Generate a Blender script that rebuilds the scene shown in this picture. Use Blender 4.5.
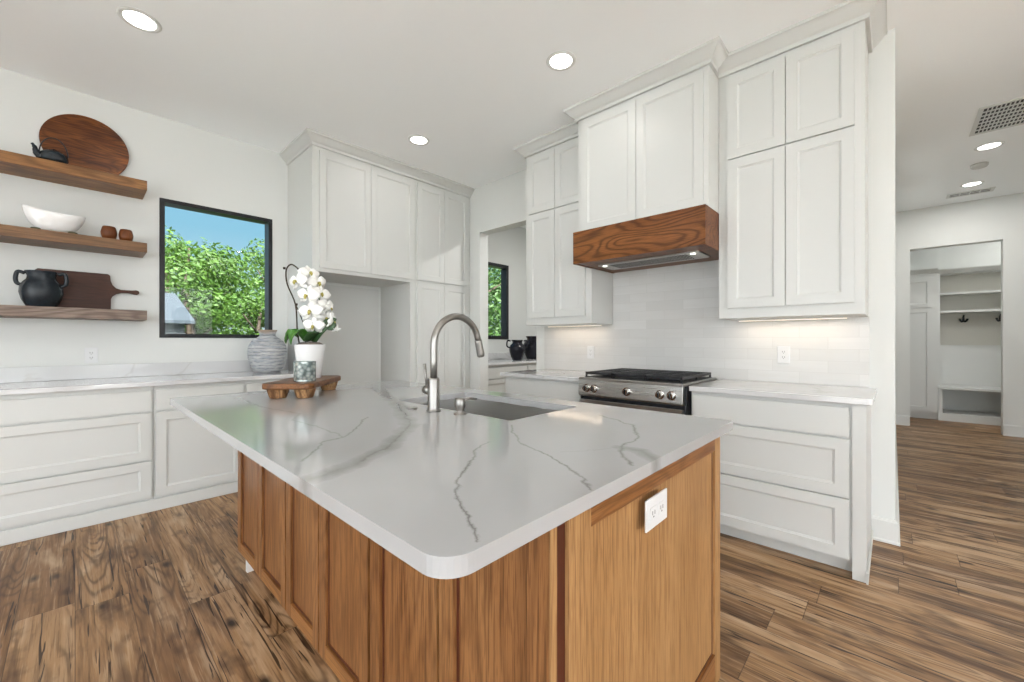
import bpy, bmesh, math, random
from mathutils import Vector, Matrix
for o in list(bpy.data.objects): bpy.data.objects.remove(o)
S = bpy.context.scene
COL = S.collection
rnd = random.Random(7)
PI = math.pi

# ------------------------------------------------------------------ camera
# X runs along the window wall (to the right), Y runs along the range wall (away to the left)
TH = math.atan2(381, 408)
cam = bpy.data.cameras.new('camera'); co = bpy.data.objects.new('camera', cam); COL.objects.link(co)
cam.sensor_width = 36; cam.lens = 36*408/1024; cam.clip_start = .02; cam.clip_end = 300
co.location = (0, 0, 1.2)
co.rotation_euler = (PI/2, 0, TH-PI/2)
S.camera = co

# ------------------------------------------------------------------ world, sun, exposure
S.view_settings.view_transform = 'Standard'; S.view_settings.look = 'None'
S.view_settings.gamma = 1; S.view_settings.use_curve_mapping = False
S.view_settings.exposure = 0.0
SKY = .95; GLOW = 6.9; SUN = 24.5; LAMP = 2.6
S.cycles.diffuse_bounces = 8; S.cycles.max_bounces = 12
w = bpy.data.worlds.new('sky'); S.world = w; w.use_nodes = True
nt = w.node_tree; nt.nodes.clear()
wo = nt.nodes.new('ShaderNodeOutputWorld'); bg = nt.nodes.new('ShaderNodeBackground')
tc = nt.nodes.new('ShaderNodeTexCoord'); sp = nt.nodes.new('ShaderNodeSeparateXYZ'); cr = nt.nodes.new('ShaderNodeValToRGB')
nt.links.new(tc.outputs['Generated'], sp.inputs[0]); nt.links.new(sp.outputs[2], cr.inputs[0])
cr.color_ramp.elements[0].position = 0; cr.color_ramp.elements[0].color = (.72, .86, .95, 1)
cr.color_ramp.elements[1].position = .8; cr.color_ramp.elements[1].color = (.35, .62, .95, 1)
e = cr.color_ramp.elements.new(.22); e.color = (.30, .64, .84, 1)
nt.links.new(cr.outputs[0], bg.inputs[0])
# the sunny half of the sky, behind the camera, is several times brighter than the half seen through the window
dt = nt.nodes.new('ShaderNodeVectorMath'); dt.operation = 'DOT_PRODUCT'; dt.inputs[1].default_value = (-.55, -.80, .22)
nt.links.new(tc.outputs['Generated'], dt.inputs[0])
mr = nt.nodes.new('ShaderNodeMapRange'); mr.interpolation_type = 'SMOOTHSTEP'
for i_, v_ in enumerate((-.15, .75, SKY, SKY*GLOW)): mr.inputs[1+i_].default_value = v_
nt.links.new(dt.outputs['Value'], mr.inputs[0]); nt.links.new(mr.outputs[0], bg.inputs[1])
wm = nt.nodes.new('ShaderNodeMix'); wm.data_type = 'RGBA'; wm.inputs[7].default_value = (.93, .97, 1, 1)
mr2 = nt.nodes.new('ShaderNodeMapRange'); mr2.interpolation_type = 'SMOOTHSTEP'; mr2.inputs[1].default_value = -.1; mr2.inputs[2].default_value = .5
nt.links.new(dt.outputs['Value'], mr2.inputs[0]); nt.links.new(mr2.outputs[0], wm.inputs[0]); nt.links.new(cr.outputs[0], wm.inputs[6]); nt.links.new(wm.outputs[2], bg.inputs[0])
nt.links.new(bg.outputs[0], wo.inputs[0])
sl = bpy.data.lights.new('sun', 'SUN'); sl.energy = SUN; sl.angle = .02; sl.color = (1, .97, .93)
so = bpy.data.objects.new('sun', sl); COL.objects.link(so)
so.rotation_euler = Vector((.35, 1, -1.1)).to_track_quat('-Z', 'Y').to_euler()

# ------------------------------------------------------------------ materials
def newmat(name):
    m = bpy.data.materials.new(name); m.use_nodes = True
    return m, m.node_tree, m.node_tree.nodes['Principled BSDF']
class N:
    def __init__(s, nt): s.nt = nt
    def __call__(s, typ, **kw):
        n = s.nt.nodes.new('ShaderNode'+typ)
        ins = kw.pop('ins', {})
        for k, v in kw.items(): setattr(n, k, v)
        for k, v in ins.items():
            if isinstance(v, bpy.types.NodeSocket): s.nt.links.new(v, n.inputs[k])
            else: n.inputs[k].default_value = v
        return n
    def m(s, op, a, b=0, c=0, clamp=False):
        n = s.nt.nodes.new('ShaderNodeMath'); n.operation = op; n.use_clamp = clamp
        for i, v in enumerate((a, b, c)):
            if isinstance(v, bpy.types.NodeSocket): s.nt.links.new(v, n.inputs[i])
            else: n.inputs[i].default_value = v
        return n.outputs[0]
    def mix(s, f, a, b, typ='MIX'):
        n = s.nt.nodes.new('ShaderNodeMix'); n.data_type = 'RGBA'; n.blend_type = typ
        for i, v in ((0, f), (6, a), (7, b)):
            if isinstance(v, bpy.types.NodeSocket): s.nt.links.new(v, n.inputs[i])
            else: n.inputs[i].default_value = (v if i == 0 else tuple(v)+(1,)*(4-len(v)))
        return n.outputs[2]
    def ramp(s, f, stops):
        n = s.nt.nodes.new('ShaderNodeValToRGB'); s.nt.links.new(f, n.inputs[0])
        cr = n.color_ramp
        while len(cr.elements) < len(stops): cr.elements.new(.5)
        for e, (p, c) in zip(cr.elements, stops):
            e.position = p; e.color = (tuple(c)+(1,))[:4] if not isinstance(c, (int, float)) else (c, c, c, 1)
        return n.outputs[0]
def plain(name, col, rough=.5, metal=0, noise=0, bump=0, coat=0, emit=None, es=0):
    m, nt, p = newmat(name); n = N(nt)
    p.inputs['Base Color'].default_value = (*col, 1); p.inputs['Roughness'].default_value = rough
    p.inputs['Metallic'].default_value = metal; p.inputs['Coat Weight'].default_value = coat
    if emit: p.inputs['Emission Color'].default_value = (*emit, 1); p.inputs['Emission Strength'].default_value = es
    if max(col) < .06: p.inputs['Specular IOR Level'].default_value = .28
    t = n('TexCoord')
    nz = n('TexNoise', ins={'Vector': t.outputs['Object'], 'Scale': 60 if bump else 9, 'Detail': 3})
    if noise:
        c = n.mix(nz.outputs[0], [a*(1-noise) for a in col], [min(1, a*(1+noise)) for a in col])
        nt.links.new(c, p.inputs['Base Color'])
    if bump:
        b = n('Bump', ins={'Strength': bump, 'Distance': .002, 'Height': nz.outputs[0]})
        nt.links.new(b.outputs[0], p.inputs['Normal'])
    return m
def wood(name, light, mid, dark, axis='Z', fig=1.0, rough=.42, seed=0, pores=.5, blotch=.3, scale=1.0):
    m, nt, p = newmat(name); n = N(nt)
    t = n('TexCoord'); s = n('SeparateXYZ', ins={0: t.outputs['Object']})
    o = {'X': s.outputs[0], 'Y': s.outputs[1], 'Z': s.outputs[2]}
    L = o.pop(axis); A, B = list(o.values())
    def vec(ka, kl, off=0.):
        return n('CombineXYZ', ins={0: n.m('MULTIPLY_ADD', A, ka, seed+off), 1: n.m('MULTIPLY_ADD', B, ka, seed*1.7), 2: n.m('MULTIPLY', L, kl)}).outputs[0]
    broad = n('TexNoise', ins={'Vector': vec(3*scale, .6*scale), 'Scale': 1.5, 'Detail': 2, 'Distortion': .4})
    # cathedral figure: iso-lines of a slow noise field stretched along the grain
    iso = n('TexNoise', ins={'Vector': vec(5*scale, .9*scale, 5.), 'Scale': 1.1, 'Detail': 1.5, 'Roughness': .4})
    rings = n.m('SINE', n.m('MULTIPLY', iso.outputs[0], 95))
    rings = n.m('POWER', n.m('MULTIPLY_ADD', rings, .5, .5), 2.2)
    fine = n('TexNoise', ins={'Vector': vec(170, 5), 'Scale': 1, 'Detail': 3, 'Roughness': .65})
    pore = n('TexNoise', ins={'Vector': vec(420, 14), 'Scale': 1, 'Detail': 2})
    base = n.mix(n.ramp(broad.outputs[0], [(.3, 0.), (.7, 1.)]), mid, light)
    base = n.mix(n.m('MULTIPLY', rings, .55*fig, clamp=True), base, dark)
    base = n.mix(n.m('MULTIPLY', n.ramp(fine.outputs[0], [(.47, 0.), (.62, 1.)]), pores), base, dark)
    base = n.mix(n.m('MULTIPLY', n.ramp(pore.outputs[0], [(.56, 0.), (.66, 1.)]), pores*.8), base, dark)
    bl = n('TexNoise', ins={'Vector': vec(1.3, .8, 3.), 'Scale': 1.6, 'Detail': 2})
    base = n.mix(n.m('MULTIPLY', n.ramp(bl.outputs[0], [(.45, 0.), (.75, 1.)]), blotch), base, [c*.8 for c in mid])
    nt.links.new(base, p.inputs['Base Color']); p.inputs['Roughness'].default_value = rough; p.inputs['Specular IOR Level'].default_value = .3
    b = n('Bump', ins={'Strength': .12, 'Distance': .002, 'Height': fine.outputs[0]}); nt.links.new(b.outputs[0], p.inputs['Normal'])
    return m
def floor_mat():
    m, nt, p = newmat('wood_plank_floor'); n = N(nt)
    t = n('TexCoord'); s = n('SeparateXYZ', ins={0: t.outputs['Object']}); X, Y = s.outputs[0], s.outputs[1]
    W, LEN = .178, 1.52
    u = n.m('DIVIDE', X, W); iu = n.m('FLOOR', u)
    h1 = n('TexWhiteNoise', noise_dimensions='1D', ins={'W': iu}).outputs[0]
    v = n.m('ADD', n.m('DIVIDE', Y, LEN), n.m('MULTIPLY', h1, 7.3)); iv = n.m('FLOOR', v)
    cid = n('CombineXYZ', ins={0: iu, 1: iv, 2: 0.})
    wn = n('TexWhiteNoise', noise_dimensions='3D', ins={'Vector': cid.outputs[0]})
    r = wn.outputs[0]; r2 = n('SeparateXYZ', ins={0: wn.outputs[1]}).outputs[1]
    off = n.m('MULTIPLY', r, 37.)
    def vec(kx, ky, z=0.):
        return n('CombineXYZ', ins={0: n.m('MULTIPLY', X, kx), 1: n.m('MULTIPLY', Y, ky), 2: n.m('ADD', off, z)}).outputs[0]
    base = n.ramp(r, [(0., (.19, .095, .038)), (.3, (.28, .155, .068)), (.55, (.38, .225, .108)), (.8, (.31, .175, .080)), (1., (.46, .29, .155))])
    tone = n('TexNoise', ins={'Vector': vec(9, 1.1), 'Scale': 1, 'Detail': 3, 'Roughness': .6, 'Distortion': .6}).outputs[0]
    base = n.mix(n.ramp(tone, [(.34, .9), (.50, 0.)]), base, (.095, .045, .018))
    base = n.mix(n.ramp(tone, [(.52, 0.), (.7, .6)]), base, (.60, .45, .30))
    iso = n('TexNoise', ins={'Vector': vec(5.5, .85, 4.), 'Scale': 1, 'Detail': 1.5, 'Roughness': .45, 'Distortion': .3}).outputs[0]
    rings = n.m('POWER', n.m('MULTIPLY_ADD', n.m('SINE', n.m('MULTIPLY', iso, 120)), .5, .5), 3)
    msk = n.ramp(n('TexNoise', ins={'Vector': vec(4, 1.2, 9.), 'Scale': 1, 'Detail': 1}).outputs[0], [(.42, .1), (.6, 1.)])
    base = n.mix(n.m('MULTIPLY', n.m('MULTIPLY', rings, msk), .7), base, (.060, .027, .010))
    fine = n('TexNoise', ins={'Vector': vec(80, 2.0), 'Scale': 1, 'Detail': 4, 'Roughness': .7}).outputs[0]
    base = n.mix(n.ramp(fine, [(.52, 0.), (.70, .75)]), base, (.070, .032, .013))
    base = n.mix(n.ramp(fine, [(.30, .5), (.44, 0.)]), base, (.60, .43, .27))
    crack = n('TexNoise', ins={'Vector': vec(48, 2.0, 17.), 'Scale': 1, 'Detail': 2, 'Distortion': 1.2}).outputs[0]
    base = n.mix(n.ramp(crack, [(.635, 0.), (.665, .9)]), base, (.020, .009, .004))
    sm = n('TexNoise', ins={'Vector': vec(9, 4.5, 23.), 'Scale': 1, 'Detail': 3, 'Roughness': .6}).outputs[0]
    base = n.mix(n.ramp(sm, [(.56, 0.), (.70, .75)]), base, (.085, .042, .020))
    vo = n('TexVoronoi', ins={'Vector': vec(7.5, 3.4, 2.), 'Scale': 1})
    kw = n('TexNoise', ins={'Vector': vec(20, 12), 'Scale': 1, 'Detail': 2}).outputs[0]
    kd = n.m('ADD', vo.outputs['Distance'], n.m('MULTIPLY_ADD', kw, .14, -.07))
    base = n.mix(n.ramp(kd, [(.05, .95), (.2, 0.)]), base, (.020, .009, .004))
    fu = n.m('FRACT', u); fv = n.m('FRACT', v)
    eu = n.m('MULTIPLY', n.m('MINIMUM', fu, n.m('SUBTRACT', 1., fu)), W)
    ev = n.m('MULTIPLY', n.m('MINIMUM', fv, n.m('SUBTRACT', 1., fv)), LEN)
    ed = n.m('MINIMUM', eu, ev)
    gap = n.ramp(n.m('MULTIPLY', ed, 100.), [(.09, 1.), (.2, 0.)])
    base = n.mix(n.m('MULTIPLY', gap, .6), base, (.03, .016, .01))
    nt.links.new(base, p.inputs['Base Color'])
    nt.links.new(n.m('MULTIPLY_ADD', fine, .3, .28), p.inputs['Roughness']); p.inputs['Specular IOR Level'].default_value = .35
    hgt = n.m('SUBTRACT', n.m('MULTIPLY', fine, .3), gap)
    b = n('Bump', ins={'Strength': .25, 'Distance': .002, 'Height': hgt}); nt.links.new(b.outputs[0], p.inputs['Normal'])
    return m
def quartz(name, veins=(), generic=True, tone=1.):
    m, nt, p = newmat(name); n = N(nt)
    t = n('TexCoord'); V = t.outputs['Object']
    nz = n('TexNoise', ins={'Vector': V, 'Scale': 13., 'Detail': 5, 'Roughness': .62})
    d0 = n('VectorMath', operation='SUBTRACT', ins={0: nz.outputs[1], 1: (.5, .5, .5)})
    d1 = n('VectorMath', operation='SCALE', ins={0: d0.outputs[0], 'Scale': .055})
    Pn = n('VectorMath', operation='ADD', ins={0: V, 1: d1.outputs[0]})
    s = n('SeparateXYZ', ins={0: Pn.outputs[0]}); X, Y = s.outputs[0], s.outputs[1]
    base = n.mix(n('TexNoise', ins={'Vector': V, 'Scale': 3., 'Detail': 3}).outputs[0], [c*tone for c in (.37, .373, .377)], [c*tone for c in (.41, .413, .417)])
    fleck = n('TexNoise', ins={'Vector': V, 'Scale': 5., 'Detail': 6, 'Roughness': .7}).outputs[0]
    for pts, width, strg, soft in veins:
        cur = None
        for (ax, ay), (bx, by) in zip(pts[:-1], pts[1:]):
            dx, dy = bx-ax, by-ay; l2 = dx*dx+dy*dy
            px = n.m('SUBTRACT', X, ax); py = n.m('SUBTRACT', Y, ay)
            tt = n.m('ADD', n.m('MULTIPLY', px, dx/l2), n.m('MULTIPLY', py, dy/l2), clamp=True)
            qx = n.m('MULTIPLY_ADD', tt, -dx, px); qy = n.m('MULTIPLY_ADD', tt, -dy, py)
            dd = n.m('SQRT', n.m('ADD', n.m('MULTIPLY', qx, qx), n.m('MULTIPLY', qy, qy)))
            cur = dd if cur is None else n.m('MINIMUM', cur, dd)
        f = n.m('SUBTRACT', 1., n.m('DIVIDE', cur, width), clamp=True)
        f = n.m('POWER', f, 2.0 if not soft else .7)
        f = n.m('MULTIPLY', f, n.m('MULTIPLY', n.ramp(fleck, [(.3, .45), (.6, 1.)]), strg))
        base = n.mix(f, base, (.11, .108, .10) if not soft else (.20, .197, .19))
    if generic:
        nn = n('TexNoise', ins={'Vector': V, 'Scale': 1.3, 'Detail': 4, 'Distortion': 1.5}).outputs[0]
        g = n.m('ABSOLUTE', n.m('SUBTRACT', nn, .5))
        base = n.mix(n.ramp(g, [(0., .45), (.022, 0.)]), base, (.42, .41, .39))
    nt.links.new(base, p.inputs['Base Color']); p.inputs['Roughness'].default_value = .09
    p.inputs['IOR'].default_value = 1.5
    return m
def tile_mat():
    m, nt, p = newmat('glossy_wall_tile'); n = N(nt)
    t = n('TexCoord'); s = n('SeparateXYZ', ins={0: t.outputs['Object']})
    v = n('CombineXYZ', ins={0: s.outputs[1], 1: s.outputs[2], 2: 0.})
    br = n('TexBrick', offset=.5, offset_frequency=2, ins={'Vector': v.outputs[0], 'Scale': 1., 'Mortar Size': .0011, 'Mortar Smooth': .3, 'Bias': 0., 'Brick Width': .305, 'Row Height': .0765,
        'Color1': (.62, .62, .61, 1), 'Color2': (.565, .565, .555, 1), 'Mortar': (.50, .495, .48, 1)})
    st = n('TexNoise', ins={'Vector': n('VectorMath', operation='MULTIPLY', ins={0: v.outputs[0], 1: (2.5, 22., 1.)}).outputs[0], 'Scale': 1.5, 'Detail': 4}).outputs[0]
    c = n.mix(n.ramp(st, [(.4, 0.), (.7, .35)]), br.outputs[0], (.55, .54, .52))
    nt.links.new(c, p.inputs['Base Color']); p.inputs['Roughness'].default_value = .22
    wv = n('TexNoise', ins={'Vector': v.outputs[0], 'Scale': 9.}).outputs[0]
    b = n('Bump', ins={'Strength': .3, 'Distance': .002, 'Height': n.m('SUBTRACT', n.m('MULTIPLY', wv, .6), br.outputs[1])}); nt.links.new(b.outputs[0], p.inputs['Normal'])
    return m
def steel(name, col=(.50, .49, .47), rough=.28, axis='X'):
    m, nt, p = newmat(name); n = N(nt)
    t = n('TexCoord')
    k = {'X': (2, 300, 300), 'Y': (300, 2, 300), 'Z': (300, 300, 2)}[axis]
    v = n('VectorMath', operation='MULTIPLY', ins={0: t.outputs['Object'], 1: k})
    nz = n('TexNoise', ins={'Vector': v.outputs[0], 'Scale': 1., 'Detail': 2}).outputs[0]
    p.inputs['Base Color'].default_value = (*col, 1); p.inputs['Metallic'].default_value = 1
    nt.links.new(n.m('MULTIPLY_ADD', nz, .05, rough-.025), p.inputs['Roughness'])
    return m
def glass_mat(name, tint=(1, 1, 1), refl=.06):
    m = bpy.data.materials.new(name); m.use_nodes = True; nt = m.node_tree; nt.nodes.clear(); n = N(nt)
    lw = n('LayerWeight', ins={'Blend': .12})
    g = n('BsdfGlossy', ins={'Roughness': .02}); tr = n('BsdfTransparent', ins={'Color': (*tint, 1)})
    mx = n('MixShader', ins={0: n.m('MULTIPLY_ADD', lw.outputs[0], .35, refl, clamp=True), 1: tr.outputs[0], 2: g.outputs[0]})
    o = n('OutputMaterial', ins={0: mx.outputs[0]})
    return m
def leaf_mat(name, a, b):
    m, nt, p = newmat(name); n = N(nt)
    g = n('NewGeometry'); t = n('TexCoord')
    nz = n('TexNoise', ins={'Vector': t.outputs['Object'], 'Scale': 1.6, 'Detail': 3}).outputs[0]
    f = n.m('ADD', n.m('MULTIPLY', g.outputs['Random Per Island'], .6), n.m('MULTIPLY', nz, .4))
    nt.links.new(n.mix(f, a, b), p.inputs['Base Color']); p.inputs['Roughness'].default_value = .6
    tl = n('BsdfTranslucent', ins={'Color': (*b, 1)})
    mx = n('MixShader', ins={0: .3, 1: p.outputs[0], 2: tl.outputs[0]})
    nt.links.new(mx.outputs[0], nt.nodes['Material Output'].inputs[0])
    return m
M = {}
M['wall'] = plain('wall_paint', (.65, .665, .65), .6, bump=.05)
M['ceil'] = plain('ceiling_paint', (.90, .93, .94), .75, bump=.08)
M['trim'] = plain('white_trim_paint', (.64, .65, .635), .38)
M['cab'] = plain('white_cabinet_paint', (.585, .595, .58), .38)
M['dark'] = plain('shadow_gap', (.03, .03, .03), .8)
M['floor'] = floor_mat()
M['oakZ'] = wood('stained_oak_upright', (.31, .15, .058), (.22, .093, .032), (.065, .021, .007), 'Z', .6, .34, pores=.65)
M['oakLit'] = wood('lit_oak_upright', (.46, .265, .115), (.34, .18, .07), (.16, .07, .024), 'Z', .25, .42, seed=4, pores=.6)  # same island oak, colour lightened for the end that catches more light
M['oakX'] = wood('stained_oak_rail_x', (.36, .17, .06), (.24, .10, .032), (.08, .028, .008), 'X', .7, .36, seed=2)
M['oakY'] = wood('stained_oak_rail_y', (.36, .17, .06), (.26, .11, .036), (.08, .028, .008), 'Y', .7, .36, seed=3)
M['oakdark'] = plain('dark_red_recess', (.070, .014, .006), .4, noise=.2)  # dark red tone for door grooves, gap and recess strip
M['hood'] = wood('hood_oak', (.26, .10, .026), (.16, .052, .012), (.040, .011, .003), 'Y', 1.2, .38, seed=11, pores=.45, scale=1.15)
M['shelfA'] = wood('shelf_oak_golden', (.37, .19, .07), (.24, .11, .038), (.08, .03, .01), 'X', 1., .45, seed=5)
M['shelfB'] = wood('shelf_oak_brown', (.25, .135, .065), (.17, .085, .038), (.055, .026, .012), 'X', .9, .45, seed=8)
M['shelfC'] = wood('shelf_oak_grey_sheen', (.30, .23, .19), (.19, .135, .105), (.07, .048, .036), 'X', 1., .5, seed=14)  # greyish sheen of the window put into this wood colour
M['walnut'] = wood('walnut', (.10, .033, .016), (.05, .016, .008), (.015, .005, .003), 'X', .3, .45, seed=6)
M['acacia'] = wood('acacia', (.34, .11, .022), (.06, .013, .003), (.008, .002, .001), 'X', .8, .35, seed=9, scale=2.2, blotch=.6)
M['cupwood'] = wood('turned_wood', (.22, .07, .015), (.13, .035, .008), (.04, .012, .004), 'Z', .4, .35, seed=3)
M['rustic'] = wood('rustic_wood', (.24, .10, .032), (.11, .04, .012), (.03, .010, .004), 'X', 1., .4, seed=12)
M['rusticcup'] = wood('rustic_cup_wood', (.48, .28, .13), (.27, .12, .045), (.05, .018, .007), 'Z', 1.2, .6, seed=13)
M['tile'] = tile_mat()
M['quartz'] = quartz('veined_quartz', tone=1.5)
M['steel'] = steel('brushed_steel')
M['steelY'] = steel('brushed_steel_y', axis='Y')
M['nickel'] = steel('brushed_nickel', (.30, .29, .275), .33, 'Z')
M['sink'] = steel('sink_steel', (.72, .715, .70), .3, 'Y')
M['knob'] = plain('polished_knob_metal', (.66, .65, .63), .22, 1)
M['iron'] = plain('black_cast_iron', (.018, .019, .022), .42, noise=.3)
M['black'] = plain('black_frame', (.016, .017, .020), .38)
M['blackglass'] = plain('black_oven_glass', (.01, .01, .011), .06)
M['jug'] = plain('dark_glazed_pottery', (.016, .022, .028), .25, noise=.5, bump=.15)
M['vaseblk'] = plain('black_glazed_pottery', (.012, .012, .018), .12, noise=.3)
M['porc'] = plain('white_porcelain', (.80, .80, .80), .22)
M['plate'] = plain('white_plastic', (.66, .67, .68), .35)
M['slot'] = plain('outlet_slot', (.05, .05, .05), .6)
M['glass'] = glass_mat('window_glass', refl=.008)
M['footdark'] = plain('dark_olive_feet', (.06, .06, .025), .6)
M['green'] = plain('orchid_leaf', (.05, .17, .02), .35, noise=.4)
M['greend'] = plain('orchid_leaf_dark', (.02, .06, .015), .4, noise=.4)
M['stem'] = plain('orchid_stem', (.045, .035, .022), .6)
M['petal'] = plain('orchid_petal', (.82, .82, .80), .6)
M['lip'] = plain('orchid_centre', (.38, .34, .08), .6, noise=.4)
M['moss'] = plain('dry_moss', (.18, .15, .13), .9, noise=.5, bump=.8)
M['lens'] = plain('lamp_lens', (.9, .9, .9), .4, emit=(1, .97, .92), es=6)
M['warm'] = plain('warm_strip_lens', (.9, .9, .9), .4, emit=(1, .80, .58), es=1.6)
M['spot'] = plain('hood_lamp_lens', (.9, .9, .9), .4, emit=(1, .95, .85), es=2.5)
M['bark'] = plain('bark', (.045, .035, .025), .9, noise=.4, bump=1)
M['grass'] = plain('lawn', (.04, .08, .02), .9, noise=.4)
M['leafA'] = leaf_mat('leaf_bright', (.016, .055, .004), (.065, .145, .012))
M['leafB'] = leaf_mat('leaf_mid', (.012, .048, .006), (.048, .115, .016))
M['metalroof'] = plain('pale_metal_roof', (.035, .047, .056), .9, noise=.15)
M['shedwall'] = plain('shed_wall', (.05, .06, .065), .7, noise=.1)
def vase_mat():
    m, nt, p = newmat('weathered_striped_clay'); n = N(nt)
    t = n('TexCoord'); s = n('SeparateXYZ', ins={0: t.outputs['Object']})
    nz = n('TexNoise', ins={'Vector': t.outputs['Object'], 'Scale': 14, 'Detail': 4}).outputs[0]
    z = n.m('ADD', s.outputs[2], n.m('MULTIPLY', nz, .022))
    b = n.m('SINE', n.m('MULTIPLY', z, 210))
    v2 = n('VectorMath', operation='MULTIPLY', ins={0: t.outputs['Object'], 1: (9, 9, 40)})
    st = n('TexNoise', ins={'Vector': v2.outputs[0], 'Scale': 1.4, 'Detail': 5, 'Roughness': .7}).outputs[0]
    c = n.mix(n.ramp(st, [(.35, 0.), (.65, 1.)]), (.25, .28, .32), (.50, .50, .49))
    c = n.mix(n.m('MULTIPLY', n.ramp(b, [(.7, 0.), (.98, 1.)]), n.ramp(st, [(.35, 1.), (.6, .3)])), c, (.10, .095, .10))
    top = n.ramp(n.m('MULTIPLY', n.m('ADD', s.outputs[2], n.m('MULTIPLY_ADD', nz, .05, -1.285)), 25., clamp=True), [(.0, 0.), (1., .8)])
    c = n.mix(top, c, (.30, .19, .11))
    nt.links.new(c, p.inputs['Base Color']); p.inputs['Roughness'].default_value = .75
    bp = n('Bump', ins={'Strength': .6, 'Distance': .004, 'Height': n.m('SUBTRACT', st, n.ramp(b, [(.6, 0.), (1., .6)]))}); nt.links.new(bp.outputs[0], p.inputs['Normal'])
    return m
M['vase'] = vase_mat()
def votive_mat():
    m, nt, p = newmat('mercury_glass'); n = N(nt)
    t = n('TexCoord')
    vo = n('TexVoronoi', ins={'Vector': t.outputs['Object'], 'Scale': 55})
    nt.links.new(n.ramp(vo.outputs[0], [(.1, (.62, .66, .64)), (.5, (.34, .40, .39)), (.8, (.14, .18, .18))]), p.inputs['Base Color'])
    p.inputs['Roughness'].default_value = .22; p.inputs['Metallic'].default_value = .55
    b = n('Bump', ins={'Strength': .5, 'Distance': .003, 'Height': vo.outputs[0]}); nt.links.new(b.outputs[0], p.inputs['Normal'])
    return m
M['votive'] = votive_mat()

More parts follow.
